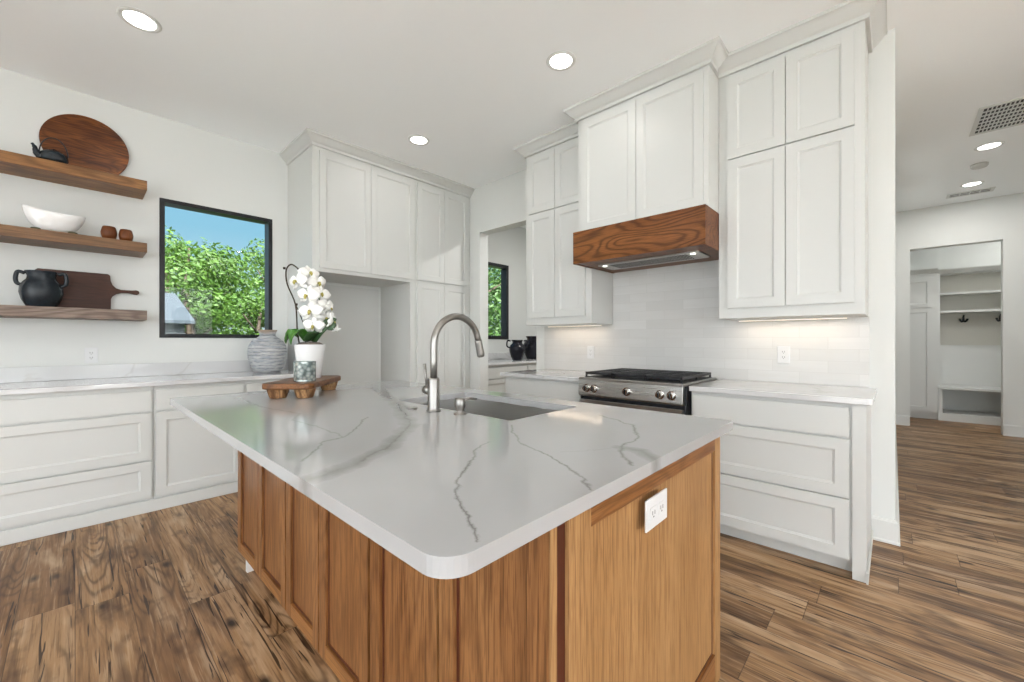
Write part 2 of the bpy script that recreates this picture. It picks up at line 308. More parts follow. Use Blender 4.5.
# ------------------------------------------------------------------ mesh helpers
def empty(name, label, cat, loc=(0, 0, 0), group=None):
    o = bpy.data.objects.new(name, None); COL.objects.link(o); o.location = loc; o.empty_display_size = .05
    return tag(o, label, cat, group)
def tag(o, label, cat, group=None):
    o['label'] = label; o['category'] = cat
    if group: o['group'] = group
    return o
class MB:
    """collects geometry in world coordinates; build() subtracts the parent's location"""
    def __init__(s): s.v = []; s.f = []; s.mi = []; s.sm = []
    def add(s, vs, fs, mi=0, sm=False):
        b = len(s.v); s.v += [tuple(x) for x in vs]
        s.f += [tuple(b+i for i in f) for f in fs]; s.mi += [mi]*len(fs); s.sm += [sm]*len(fs); return s
    def box(s, x0, x1, y0, y1, z0, z1, mi=0):
        if x0 > x1: x0, x1 = x1, x0
        if y0 > y1: y0, y1 = y1, y0
        if z0 > z1: z0, z1 = z1, z0
        v = [(x, y, z) for z in (z0, z1) for y in (y0, y1) for x in (x0, x1)]
        return s.add(v, [(0, 2, 3, 1), (4, 5, 7, 6), (0, 1, 5, 4), (2, 6, 7, 3), (0, 4, 6, 2), (1, 3, 7, 5)], mi)
    def prism(s, poly, z0, z1, mi=0):
        n = len(poly); v = [(x, y, z0) for x, y in poly]+[(x, y, z1) for x, y in poly]
        return s.add(v, [tuple(range(n))[::-1], tuple(range(n, 2*n))]+[(i, (i+1) % n, n+(i+1) % n, n+i) for i in range(n)], mi)
    def lathe(s, c, prof, n=32, mi=0, sx=1, sy=1, cap=True):
        vs = []; fs = []
        for r, z in prof:
            for k in range(n):
                a = 2*PI*k/n; vs.append((c[0]+r*sx*math.cos(a), c[1]+r*sy*math.sin(a), c[2]+z))
        for i in range(len(prof)-1):
            for k in range(n):
                fs.append((i*n+k, i*n+(k+1) % n, (i+1)*n+(k+1) % n, (i+1)*n+k))
        if cap: fs.append(tuple(range(n))[::-1]); fs.append(tuple((len(prof)-1)*n+k for k in range(n)))
        return s.add(vs, fs, mi, True)
    def tube(s, pts, r, n=12, mi=0, cap=True):
        pts = [Vector(p) for p in pts]; R = r if isinstance(r, (list, tuple)) else [r]*len(pts)
        vs = []; fs = []; up = None
        for i, p in enumerate(pts):
            t = (pts[min(i+1, len(pts)-1)]-pts[max(i-1, 0)]).normalized()
            if up is None:
                up = Vector((0, 0, 1)) if abs(t.z) < .9 else Vector((1, 0, 0))
            a = t.cross(up).normalized(); b = a.cross(t).normalized(); up = b
            for k in range(n):
                th = 2*PI*k/n; vs.append(p+(a*math.cos(th)+b*math.sin(th))*R[i])
        for i in range(len(pts)-1):
            for k in range(n): fs.append((i*n+k, (i+1)*n+k, (i+1)*n+(k+1) % n, i*n+(k+1) % n))
        if cap: fs.append(tuple(range(n))); fs.append(tuple((len(pts)-1)*n+k for k in range(n))[::-1])
        return s.add(vs, fs, mi, True)
    def sweep(s, path, prof, mi=0):
        """mitred moulding along an xy path; profile = (outward offset, z); outward is to the right of travel"""
        P = [Vector(p) for p in path]; n = len(P); nor = []
        for i in range(n):
            ns = []
            if i > 0: d = (P[i]-P[i-1]).normalized(); ns.append(Vector((d.y, -d.x)))
            if i < n-1: d = (P[i+1]-P[i]).normalized(); ns.append(Vector((d.y, -d.x)))
            if len(ns) == 2: m = (ns[0]+ns[1]); m = m/(m.length_squared/2)
            else: m = ns[0]
            nor.append(m)
        k = len(prof); vs = [(P[i].x+nor[i].x*o, P[i].y+nor[i].y*o, z) for i in range(n) for o, z in prof]
        fs = [(i*k+j, (i+1)*k+j, (i+1)*k+(j+1) % k, i*k+(j+1) % k) for i in range(n-1) for j in range(k)]
        fs += [tuple(range(k)), tuple((n-1)*k+j for j in range(k))[::-1]]
        return s.add(vs, fs, mi)
    def build(s, name, mats, parent=None, bevel=0, kind=None, fix=True, auto=False):
        me = bpy.data.meshes.new(name)
        off = parent_loc(parent)
        me.from_pydata([(x-off[0], y-off[1], z-off[2]) for x, y, z in s.v], [], s.f)
        for i, p in enumerate(me.polygons): p.material_index = s.mi[i]; p.use_smooth = s.sm[i]
        for m in (mats if isinstance(mats, (list, tuple)) else [mats]): me.materials.append(m)
        if fix:
            bm = bmesh.new(); bm.from_mesh(me); bmesh.ops.recalc_face_normals(bm, faces=bm.faces); bm.to_mesh(me); bm.free()
        o = bpy.data.objects.new(name, me); COL.objects.link(o); o.parent = parent
        if bevel:
            b = o.modifiers.new('bevel', 'BEVEL'); b.width = bevel; b.segments = 2; b.limit_method = 'ANGLE'; b.angle_limit = .7
        if kind: o['kind'] = kind
        return o
def parent_loc(p):
    v = Vector((0, 0, 0))
    while p is not None: v += Vector(p.location); p = p.parent
    return v
def struct(name, mb, mat, bevel=0, parent=None):
    o = mb.build(name, mat, parent, bevel)
    if parent is None: o['kind'] = 'structure'
    return o
# a face maps (u across, v up, w outward) to the world
def FX(x): return lambda u, v, w: (x-w, u, v)          # a face looking towards -X, u = Y
def FY(y): return lambda u, v, w: (u, y-w, v)          # a face looking towards -Y, u = X
def fbox(mb, F, u0, u1, v0, v1, w0, w1, mi=0):
    a = F(u0, v0, w0); b = F(u1, v1, w1); mb.box(a[0], b[0], a[1], b[1], a[2], b[2], mi)
def shaker(F, u0, u1, v0, v1, t=.02, rail=.057, rec=.008, bev=.008):
    mb = MB(); vs = []
    for i, w in ((0, 0), (0, t), (rail, t), (rail+.003, t-.004), (rail+bev, t-.004-.001), (rail+bev+.002, t-rec)):
        for (a, b) in ((u0+i, v0+i), (u1-i, v0+i), (u1-i, v1-i), (u0+i, v1-i)): vs.append(F(a, b, w))
    fs = [(0, 3, 2, 1)]
    for r in range(5):
        for k in range(4): fs.append((r*4+k, r*4+(k+1) % 4, r*4+4+(k+1) % 4, r*4+4+k))
    fs.append((20, 21, 22, 23)); mb.add(vs, fs); return mb
def slab(F, u0, u1, v0, v1, t=.02):
    mb = MB(); fbox(mb, F, u0, u1, v0, v1, 0, t); return mb
def wood_shaker(F, u0, u1, v0, v1, t=.02, rail=.06, rec=.011):
    """mi 0 upright grain, 1 rail grain, 2 dark red groove"""
    mb = MB()
    fbox(mb, F, u0, u0+rail, v0, v1, 0, t); fbox(mb, F, u1-rail, u1, v0, v1, 0, t)
    fbox(mb, F, u0+rail, u1-rail, v0, v0+rail, 0, t-.0004, 1); fbox(mb, F, u0+rail, u1-rail, v1-rail, v1, 0, t-.0004, 1)
    fbox(mb, F, u0+rail, u1-rail, v0+rail, v1-rail, 0, t-rec)
    g = .009
    a, b, c, d = u0+rail, u1-rail, v0+rail, v1-rail
    for (x0, x1, y0, y1) in ((a, a+g, c, d), (b-g, b, c, d), (a, b, c, c+g), (a, b, d-g, d)):
        fbox(mb, F, x0, x1, y0, y1, 0, t-rec+.001, 2)
    return mb
def rrect(x0, x1, y0, y1, r, seg=6, corners=(1, 1, 1, 1)):
    pts = []
    for (cx, cy, a0, on) in ((x1-r, y1-r, 0, corners[0]), (x0+r, y1-r, 90, corners[1]), (x0+r, y0+r, 180, corners[2]), (x1-r, y0+r, 270, corners[3])):
        if on:
            for k in range(seg+1):
                a = math.radians(a0+90*k/seg); pts.append((cx+r*math.cos(a), cy+r*math.sin(a)))
        else:
            a = math.radians(a0+45); q = r*math.sqrt(2); pts.append((cx+q*math.cos(a), cy+q*math.sin(a)))
    return pts
CROWN = [(0, 2.955), (.012, 2.955), (.016, 2.975), (.030, 2.985), (.062, 3.020), (.072, 3.028), (.080, 3.030), (.080, 3.0495), (0, 3.0495)]
EPS = .0008

# ------------------------------------------------------------------ the shell
struct('floor', MB().box(-3.2, 9.6, -5.5, 4.6, -.1, 0), M['floor'])
struct('ceiling', MB().box(-3.35, 9.6, -5.65, 4.6, 3.05, 3.2), M['ceil'])
def wall_holes(axis, a0, a1, z0, z1, p0, p1, holes):
    mb = MB()
    def bx(u0, u1, v0, v1):
        if u1-u0 < 1e-6 or v1-v0 < 1e-6: return
        if axis == 'X': mb.box(u0, u1, p0, p1, v0, v1)
        else: mb.box(p0, p1, u0, u1, v0, v1)
    cur = a0
    for (h0, h1, b, t) in sorted(holes):
        bx(cur, h0, z0, z1); bx(h0, h1, z0, b); bx(h0, h1, t, z1); cur = h1
    bx(cur, a1, z0, z1); return mb
W1 = (.474, 1.31, 1.227, 2.382); W2 = (3.80, 4.645, 1.227, 2.382)
struct('wall_left', wall_holes('X', -3.2, 5.54, 0, 3.05, 4.42, 4.58, [W1, W2]), M['wall'])
struct('wall_right', wall_holes('Y', .13, 4.42, 0, 3.05, 3.31, 3.45, [(2.739, 3.622, 0, 2.50)]), M['wall'])
struct('wall_hall_left', MB().box(3.31, 8.06, -.01, .13, 0, 3.05), M['wall'])
struct('wall_hall_end', wall_holes('Y', -5.5, .13, 0, 3.05, 8.06, 8.20, [(-1.023, -.176, 0, 2.495)]), M['wall'])
struct('wall_hall_right', MB().box(3.45, 8.06, -2.44, -2.30, 0, 3.05), M['wall'])
struct('wall_living_right', MB().box(3.31, 3.45, -5.5, -2.30, 0, 3.05), M['wall'])
struct('wall_pantry_far', MB().box(5.40, 5.54, .13, 4.42, 0, 3.05), M['wall'])
BW = [(-5.2, -2.7, .06, 2.75), (-2.5, 0., .06, 2.75), (.2, 2.9, .06, 2.75)]
struct('wall_back', wall_holes('Y', -5.5, 4.42, 0, 3.05, -3.35, -3.2, BW), M['wall'])
FW = [(-3.0, -.3, .06, 2.75), (-.1, 2.8, .06, 2.75)]
struct('wall_front', wall_holes('X', -3.2, 3.31, 0, 3.05, -5.65, -5.5, FW), M['wall'])
struct('wall_mudroom_far', MB().box(9.46, 9.6, -3.0, 1.0, 0, 3.05), M['wall'])
struct('wall_mudroom_left', MB().box(8.2, 9.46, .14, .28, 0, 3.05), M['wall'])
struct('wall_mudroom_right', MB().box(8.2, 9.46, -2.4, -2.26, 0, 3.05), M['wall'])

def window(name, H, axis, p, depth, fw=.045, mull=0):
    """black framed pane in hole H = (u0,u1,z0,z1); interior face at p, frame runs depth outwards"""
    u0, u1, z0, z1 = H; f = MB(); g = MB(); e = .001
    def bx(m, a, b, c, d, w0, w1):
        if axis == 'Y': m.box(a, b, w0, w1, c, d)
        else: m.box(w0, w1, a, b, c, d)
    P0, P1 = (p-.012*(1 if depth > 0 else -1), p+depth)
    bars = [(u0+e, u0+fw, z0+e, z1-e), (u1-fw, u1-e, z0+e, z1-e), (u0+fw, u1-fw, z0+e, z0+fw), (u0+fw, u1-fw, z1-fw, z1-e)]
    for k in range(mull):
        c = u0+(u1-u0)*(k+1)/(mull+1); bars.append((c-fw*.7, c+fw*.7, z0+fw, z1-fw))
    for b in bars: bx(f, *b, P0, P1)
    o = f.build(name, M['black']); o['kind'] = 'structure'
    gm = p+depth*.55; bx(g, u0+fw-.006, u1-fw+.006, z0+fw-.006, z1-fw+.006, gm-.003, gm+.003)
    g.build('glass_pane', M['glass'], o)
    return o
window('window_1', W1, 'Y', 4.42, .11, .034)
window('window_2', W2, 'Y', 4.42, .11, .05)
for k, h in enumerate(BW): window('window_%d' % (3+k), h, 'X', -3.2, -.11, .06, 1)
for k, h in enumerate(FW): window('window_%d' % (6+k), h, 'Y', -5.5, -.11, .06, 1)

BP = [(0, 0), (.020, 0), (.020, .012), (.014, .018), (.014, .125), (.008, .138), (0, .140)]
def baseboard(name, path): struct(name, MB().sweep(path, BP), M['trim'])
baseboard('baseboard_right', [(3.311, .096), (3.3095, .096), (3.3095, -.0115), (8.059, -.0115), (8.059, -.175)][1:])
baseboard('baseboard_hall', [(8.0595, -1.024), (8.0595, -2.299)])
baseboard('baseboard_hall_right', [(8.04, -2.2995), (3.451, -2.2995)])
baseboard('baseboard_pantry', [(3.4505, 2.7), (3.4505, .15)])

# ------------------------------------------------------------------ ceiling fixtures
def downlight(x, y, label, power=1., lamp=True):
    t = empty('recessed_ceiling_light', label, 'ceiling light', (x, y, 3.05), 'recessed ceiling lights')
    r = MB(); r.lathe((x, y, 3.0492), [(.072, 0), (.074, -.004), (.088, -.006), (.096, -.003), (.098, 0)], 40, cap=False)
    r.build('trim_ring', M['trim'], t)
    l = MB(); l.lathe((x, y, 3.0492), [(.0725, -.0004), (.0725, -.003), (.05, -.0042), (.001, -.005)], 40); l.build('lens', M['lens'], t)
    if lamp:
        L = bpy.data.lights.new('lamp', 'AREA'); L.shape = 'DISK'; L.size = .14; L.energy = LAMP*power; L.color = (1, .975, .945)
        lo = bpy.data.objects.new('lamp', L); COL.objects.link(lo); lo.parent = t; lo.location = (0, 0, -.012)
    return t
downlight(.255, 3.172, 'round recessed ceiling light above the floating shelves, at far left of the photo')
downlight(2.191, 1.603, 'round recessed ceiling light nearest the cabinet over the wooden hood')
downlight(2.16, 3.189, 'round recessed ceiling light in front of the tall pantry cabinet doors')
downlight(5.918, -.666, 'round recessed hallway ceiling light just past the large square vent', 3.5)
downlight(7.213, -.68, 'round recessed hallway ceiling light farthest away, nearest the small slotted vent', 5.)
for (x, y, lb) in ((.255, 1.3, 'added unseen ceiling light overhead at the near end of the island'), (2.3, -.9, 'added unseen ceiling light at the mouth of the hallway'),
                   (-1.6, 3.2, 'added unseen ceiling light over the left end of the window wall'), (-1.6, 1.3, 'added unseen ceiling light left of the island, nearer the camera'),
                   (-1.6, -1., 'added unseen ceiling light behind the camera on the left'), (.3, -1.2, 'added unseen ceiling light behind the camera'),
                   (-1.6, -3.6, 'added unseen living room light far left'), (.3, -3.6, 'added unseen living room light in the middle'), (2.3, -3.4, 'added unseen living room light far right'),
                   (4.5, 2.4, 'added unseen ceiling light in the pantry')):
    downlight(x, y, lb, 16. if 'pantry' in lb else 1.)  # lamps out of view, added to brighten the room and pantry
downlight(8.45, -1.6, 'added unseen ceiling light in the mud room', 7.)  # lamp out of view, added to brighten the lockers

def register(name, x0, x1, y0, y1, label, rows, cols, cat='ceiling vent'):
    t = empty(name, label, cat, ((x0+x1)/2, (y0+y1)/2, 3.05))
    z = 3.0492; f = MB(); b = .03
    f.box(x0, x1, y0, y0+b, z-.008, z); f.box(x0, x1, y1-b, y1, z-.008, z); f.box(x0, x0+b, y0+b, y1-b, z-.008, z); f.box(x1-b, x1, y0+b, y1-b, z-.008, z)
    f.build('frame', M['trim'], t)
    MB().box(x0+b, x1-b, y0+b, y1-b, z-.0012, z-.0002).build('dark_duct', M['slot'], t)
    g = MB(); X0, X1, Y0, Y1 = x0+b, x1-b, y0+b, y1-b
    for k in range(1, rows):
        x = X0+(X1-X0)*k/rows; g.box(x-.008, x+.008, Y0, Y1, z-.007, z-.0015)
    for k in range(1, cols):
        y = Y0+(Y1-Y0)*k/cols; g.box(X0, X1, y-.0035, y+.0035, z-.0065, z-.0014)
    g.build('grille', M['trim'], t)
    return t
register('return_air_vent', 4.90, 5.50, -1.16, -.50, 'large square white ceiling return vent with dark slots in the hallway', 7, 26)
register('air_vent', 7.52, 7.70, -.90, -.50, 'small slotted supply vent in the ceiling near the hallway end wall', 2, 4)
d = MB(); d.lathe((6.46, -.66, 3.0492), [(.065, 0), (.065, -.02), (.055, -.034), (.001, -.036)], 32)
tag(d.build('smoke_detector', plain('grey_plastic', (.50, .50, .48), .6)), 'small pale grey round detector on the hallway ceiling between the two lights', 'smoke detector')

# ------------------------------------------------------------------ outlets
def outlet(F, u, v, label, gangs=1, w0=EPS, horizontal=False):
    W = .072 if gangs == 1 else .116; H = .116
    if horizontal: W, H = .124, .077
    a = F(u, v, w0)
    t = empty('wall_outlet', label, 'outlet', a)
    p = MB(); fbox(p, F, u-W/2, u+W/2, v-H/2, v+H/2, w0, w0+.005); p.build('cover_plate', M['plate'], t, .0015)
    for o in ([0] if (gangs == 1 and not horizontal) else [-.024, .024]):
        r = MB(); fbox(r, F, u+o-.017, u+o+.017, v-(.015 if horizontal else .034), v+(.015 if horizontal else .034), w0+.005, w0+.0065)
        rc = r.build('receptacle', M['plate'], t)
        s = MB()
        for dv in ((0,) if horizontal else (-.018, .018)):
            fbox(s, F, u+o-.0075, u+o-.005, v+dv-.004, v+dv+.006, w0+.0065, w0+.0068)
            fbox(s, F, u+o+.005, u+o+.0075, v+dv-.004, v+dv+.006, w0+.0065, w0+.0068)
            fbox(s, F, u+o-.002, u+o+.002, v+dv-.011, v+dv-.007, w0+.0065, w0+.0068)
        s.build('slots', M['slot'], rc)
    return t
outlet(FY(4.42), .083, 1.092, 'white outlet on the wall below the floating shelves, left of the window')
outlet(FX(3.30), .545, 1.108, 'white outlet on the tile backsplash right of the range')
outlet(FX(3.30), 2.07, 1.095, 'white outlet on the tile backsplash left of the range')
outlet(FY(.45), 1.003, .774, 'white double outlet on the oak end panel of the island', 2, .0102, True)

# ------------------------------------------------------------------ left base run (window wall)
G = .003
def cabinet_base(name, label, u0, u1, doors, F, depth, toe=0, cat='cabinet', z1=.8835, group=None, extra=None, axis='Y'):
    o = F(u0, 0, 0); t = empty(name, label, cat, o, group)
    b = MB(); fbox(b, F, u0+.0006, u1-.0006, toe, z1, -depth, 0)
    if toe: fbox(b, F, u0+.0006, u1-.0006, .001, toe, -depth, -.065)
    if extra: extra(b)
    b.build('cabinet_body', M['cab'], t)
    for (kind, a, c, v0, v1) in doors:
        d = slab(F, a, c, v0, v1) if kind == 'slab' else shaker(F, a, c, v0, v1)
        d.build('door' if kind == 'door' else 'drawer', M['cab'], t, .0012 if kind == 'slab' else 0)
    return t
F = FY(3.82)
RUN = [(-2.4, -1.47, 'd3', 'white three-drawer base cabinet at far left of the window wall, outside the shelves'),
       (-1.46, -.55, 'dd', 'white two-door base cabinet left of the drawers under the shelves'),
       (-.545, .378, 'd3', 'white three-drawer base cabinet under the floating shelves and outlet'),
       (.378, .93, 'd1', 'white base cabinet with one drawer over one door, under the window'),
       (.93, 1.4485, 'd1', 'white base cabinet with drawer and door beside the tall fridge surround, behind the ribbed vase')]
for a, b, k, lb in RUN:
    if k == 'd3': ds = [('slab', a+.012, b-.012, .71, .852), ('drawer', a+.012, b-.012, .372, .695), ('drawer', a+.012, b-.012, .105, .358)]
    elif k == 'd1': ds = [('slab', a+.012, b-.012, .71, .852), ('door', a+.012, b-.012, .105, .695)]
    else:
        c = (a+b)/2; ds = [('door', a+.012, c-.0015, .105, .852), ('door', c+.0015, b-.012, .105, .852)]
    cabinet_base('base_cabinet', lb, a, b, ds, F, .598, group='white base cabinets on the window wall')
struct('baseboard_left', MB().box(-2.4, 1.448, 3.803, 3.8195, .0005, .085), M['cab'], .004)
cl = MB(); cl.box(-2.4, 1.4485, 3.775, 4.4185, .8842, .915); ct = cl.build('countertop', M['quartz'], None, .003)
tag(ct, 'white quartz countertop running along the window wall below the shelves', 'countertop')
sb = MB(); sb.box(-2.4, 1.4485, 4.4, 4.4194, .9155, 1.02); tag(sb.build('backsplash_strip', M['quartz'], None, .002), 'low veined quartz backsplash strip standing on the window wall countertop', 'backsplash')

# ------------------------------------------------------------------ fridge surround and pantry
t = empty('fridge_surround_cabinet', 'tall white cabinet with two doors above an empty refrigerator niche', 'cabinet', (1.45, 3.8, 0))
b = MB(); Z0, ZT = 1.832, 2.956
b.box(1.45, 1.505, 3.80, 4.4185, .001, ZT); b.box(2.462, 2.518, 3.80, 4.4185, .001, ZT)
b.box(1.505, 2.462, 3.80, 4.4185, Z0, ZT)
b.build('cabinet_body', M['cab'], t)
F = FY(3.80)
shaker(F, 1.507, 2.000, 1.866, 2.925).build('door', M['cab'], t); shaker(F, 2.004, 2.505, 1.866, 2.925).build('door', M['cab'], t)
MB().box(1.508, 2.43, 4.405, 4.4185, .001, 1.80).build('back_panel', M['cab'], t)
MB().box(1.45, 2.518, 3.792, 4.4185, ZT, 3.0495).build('frieze', M['cab'], t)
MB().sweep([(1.4495, 4.4185), (1.4495, 3.7915), (2.518, 3.7915)], CROWN[::-1] if False else CROWN).build('crown_molding', M['cab'], t)
t = empty('pantry_cabinet', 'tall white pantry cabinet with two tall doors over two lower doors, in the corner', 'cabinet', (2.52, 3.8, 0))
b = MB(); b.box(2.519, 3.3085, 3.80, 4.4185, .001, ZT); b.build('cabinet_body', M['cab'], t)
MB().box(2.519, 3.3085, 3.792, 4.4185, ZT, 3.0495).build('frieze', M['cab'], t)
MB().sweep([(2.519, 3.7915), (3.3085, 3.7915)], CROWN).build('crown_molding', M['cab'], t)
for a, c in ((2.545, 2.903), (2.907, 3.268)):
    shaker(F, a, c, 1.868, 2.925).build('door', M['cab'], t); shaker(F, a, c, .105, 1.838).build('door', M['cab'], t)

# ------------------------------------------------------------------ range wall uppers
def upper(name, label, X, u0, u1, z0, doors, ret):
    t = empty(name, label, 'cabinet', (X, u0, z0))
    b = MB(); b.box(X, 3.3085, u0, u1, z0, 2.956); b.build('cabinet_body', M['cab'], t)
    MB().box(X-.006, 3.3085, u0-(.006 if ret[0] else 0), u1+(.006 if ret[1] else 0), 2.957, 3.0495).build('frieze', M['cab'], t)
    F = FX(X)
    for a, c, v0, v1 in doors: shaker(F, a, c, v0, v1).build('door', M['cab'], t)
    xf = X-.0065
    # travel towards -Y keeps the room (-X) on the right
    path = []
    ylo = u0-(.0065 if ret[0] else 0); yhi = u1+(.0065 if ret[1] else 0)
    if ret[1]: path.append((3.3085 if ret[1] == 1 else ret[1], yhi))
    path += [(xf, yhi), (xf, ylo)]
    if ret[0]: path.append((3.3085 if ret[0] == 1 else ret[0], ylo))
    MB().sweep(path, CROWN).build('crown_molding', M['cab'], t)
    return t
upper('wall_cabinet', 'white four-door wall cabinet right of the wooden hood, by the hallway', 2.95, .111, .854, 1.35,
      [(.155, .474, 1.415, 2.382), (.478, .797, 1.415, 2.382), (.155, .474, 2.394, 2.925), (.478, .797, 2.394, 2.925)], (1, 0))
upper('hood_cabinet', 'white two-door cabinet that stands proud above the wooden range hood', 2.75, .8555, 1.842, 2.058,
      [(.885, 1.339, 2.066, 2.925), (1.343, 1.80, 2.066, 2.925)], (2.95-.09, 2.95-.09))
upper('wall_cabinet', 'white four-door wall cabinet left of the wooden hood, by the pantry opening', 2.95, 1.8435, 2.568, 1.35,
      [(1.90, 2.215, 1.415, 2.382), (2.219, 2.530, 1.415, 2.382), (1.90, 2.215, 2.394, 2.925), (2.219, 2.530, 2.394, 2.925)], (0, 1))
for (y0, y1, lb) in ((.20, .80, 'warm under-cabinet light strip beneath the cabinet right of the hood'), (1.90, 2.50, 'warm under-cabinet light strip beneath the cabinet left of the hood')):
    t = empty('light_strip', lb, 'light', (3.2, (y0+y1)/2, 1.35), 'under-cabinet light strips')
    MB().box(3.19, 3.215, y0, y1, 1.340, 1.3495).build('housing', M['trim'], t)
    MB().box(3.192, 3.213, y0+.005, y1-.005, 1.338, 1.3398).build('lens', M['warm'], t)
    L = bpy.data.lights.new('lamp', 'AREA'); L.shape = 'RECTANGLE'; L.size = .02; L.size_y = y1-y0; L.energy = .75; L.color = (1, .80, .60)
    lo = bpy.data.objects.new('lamp', L); COL.objects.link(lo); lo.parent = t; lo.location = (.0025, 0, -.014)

# ------------------------------------------------------------------ hood
HX, HY0, HY1, HZ0, HZ1 = 2.69, .857, 1.851, 1.806, 2.0575
t = empty('range_hood', 'stained oak box range hood with bold grain above the range', 'range hood', (HX, (HY0+HY1)/2, HZ0))
b = MB(); b.box(HX, HX+.02, HY0, HY1, HZ0, HZ1); b.box(HX+.02, 2.9485, HY0, HY0+.02, HZ0, HZ1); b.box(HX+.02, 2.9485, HY1-.02, HY1, HZ0, HZ1)
b.box(2.9485, 3.2985, HY0, HY0+.02, HZ0, HZ1); b.box(2.9485, 3.2985, HY1-.02-.009, HY1-.009, HZ0, HZ1)
b.build('casing', M['hood'], t, .0015)
b = MB(); b.box(HX+.02, 3.2985, HY0+.02, HY1-.03, HZ0+.004, HZ0+.02); b.build('underside_panel', M['oakdark'] if False else M['hood'], t)
i = MB(); i.prism(rrect(2.86, 3.12, HY0+.10, HY1-.11, .03), HZ0-.004, HZ0+.0035); ins = i.build('filter_insert', M['steelY'], t)
g = MB()
for k in range(34):
    y = HY0+.2+k*.0175; g.box(2.90, 3.08, y, y+.007, HZ0-.0055, HZ0-.0042)
g.build('filter_slots', M['slot'], ins)
for y in (HY0+.15, HY1-.16):
    l = MB(); l.lathe((2.905, y, HZ0-.0045), [(.019, 0), (.017, -.003), (.001, -.004)], 20); l.build('hood_lamp', M['spot'], t)

# ------------------------------------------------------------------ backsplash tile
tb = MB(); tb.box(3.3001, 3.3094, .105, 2.625, .9158, 1.3488); tb.box(3.3001, 3.3094, .8565, 1.8415, 1.3488, 2.0565)
tag(tb.build('tile_backsplash', M['tile']), 'glossy pale long tile backsplash behind the range, between the counters and wall cabinets', 'backsplash')

# ------------------------------------------------------------------ right base cabinets
F = FX(2.69)
def end_frame(b):
    b.box(2.672, 2.70, .096, .150, .001, .8835); b.box(2.66, 3.308, .088, .0963, .001, .055)
cabinet_base('base_cabinet', 'white three-drawer base cabinet between the range and the hallway, with furniture foot', .0965, .9415,
             [('slab', .163, .925, .712, .862), ('drawer', .163, .925, .406, .700), ('drawer', .163, .925, .092, .396)], F, .6185, .088, extra=end_frame)
cabinet_base('base_cabinet', 'white base cabinet left of the range, by the pantry opening', 1.7485, 2.595,
             [('slab', 1.77, 2.555, .712, .862), ('drawer', 1.77, 2.555, .406, .700), ('drawer', 1.77, 2.555, .092, .396)], F, .6185, .088)
c = MB(); c.prism(rrect(2.648, 3.3085, .070, .9425, .03, corners=(0, 0, 1, 0)), .8842, .915); tag(c.build('countertop', M['quartz'], None, .003), 'short white quartz countertop right of the range', 'countertop')
c = MB(); c.box(2.648, 3.3085, 1.7475, 2.62, .8842, .915); tag(c.build('countertop', M['quartz'], None, .003), 'short white quartz countertop left of the range', 'countertop')

# ------------------------------------------------------------------ range
RY0, RY1 = .966, 1.742; RX = 2.612
t = empty('gas_range', 'stainless gas range with black grates and five front knobs', 'range', (RX, (RY0+RY1)/2, 0))
b = MB(); b.box(RX+.025, 3.295, RY0-.012, RY1, .03, .9105); b.box(RX+.05, 3.25, RY0+.03, RY1-.03, .001, .03); b.build('range_body', M['black'], t)
b = MB(); b.box(RX-.004, 3.27, RY0-.002, RY1+.002, .911, .927); b.build('cooktop', M['steelY'], t, .003)
b = MB()
vs = [(RX, RY0, .789), (RX-.012, RY0, .801), (RX, RY0, .9105), (RX+.06, RY0, .9105), (RX+.06, RY0, .789)]
b.add(vs+[(x, RY1, z) for x, y, z in vs], [(0, 1, 2, 3, 4), (9, 8, 7, 6, 5)]+[(i, 5+i, 5+(i+1) % 5, (i+1) % 5) for i in range(5)])
b.build('control_panel', M['steelY'], t, .0015)
for y in (1.668, 1.603, 1.345, 1.110, 1.035):
    k = MB(); n = 24
    for (x0, r0, r1, x1) in ((RX-.008, .030, .030, RX-.014), (RX-.014, .022, .019, RX-.042)):
        ring = [(x0, y+r0*math.cos(2*PI*q/n), .850+r0*math.sin(2*PI*q/n)) for q in range(n)]+[(x1, y+r1*math.cos(2*PI*q/n), .850+r1*math.sin(2*PI*q/n)) for q in range(n)]
        k.add(ring, [(q, (q+1) % n, n+(q+1) % n, n+q) for q in range(n)]+[tuple(range(n)), tuple(range(2*n-1, n-1, -1))], 0)
    kb = k.build('knob', M['knob'], t)
    MB().box(RX-.0465, RX-.0421, y-.0035, y+.0035, .833, .867).build('knob_pointer', M['black'], kb)
b = MB(); b.box(RX-.004, RX+.0245, RY0+.004, RY1-.004, .20, .762); od = b.build('oven_door', M['steelY'], t, .002)
MB().box(RX-.006, RX-.0042, RY0+.09, RY1-.09, .33, .66).build('oven_window', M['blackglass'], od)
h = MB(); h.tube([(RX-.05, RY0+.05, .722), (RX-.05, RY1-.05, .722)], .011, 16)
for y in (RY0+.075, RY1-.075): h.tube([(RX-.05, y, .722), (RX-.004, y, .722)], .009, 12)
h.build('oven_handle', M['nickel'], od)
b = MB(); b.box(RX-.004, RX+.0245, RY0+.004, RY1-.004, .04, .19); b.build('warming_drawer', M['steelY'], t, .002)
b = MB(); b.box(RX+.045, 3.24, RY0+.02, RY1-.02, .9272, .931); b.build('burner_tray', M['iron'], t)
for (x, y, r) in ((2.80, 1.10, .045), (2.80, 1.59, .05), (3.08, 1.10, .038), (3.08, 1.59, .042), (2.94, 1.345, .05)):
    q = MB(); q.lathe((x, y, .9312), [(r, 0), (r, .008), (r*.75, .010), (r*.75, .016), (.001, .018)], 24); q.build('burner', M['iron'], t)
yy = [RY0+.022, RY0+.272, RY0+.522, RY1-.022]
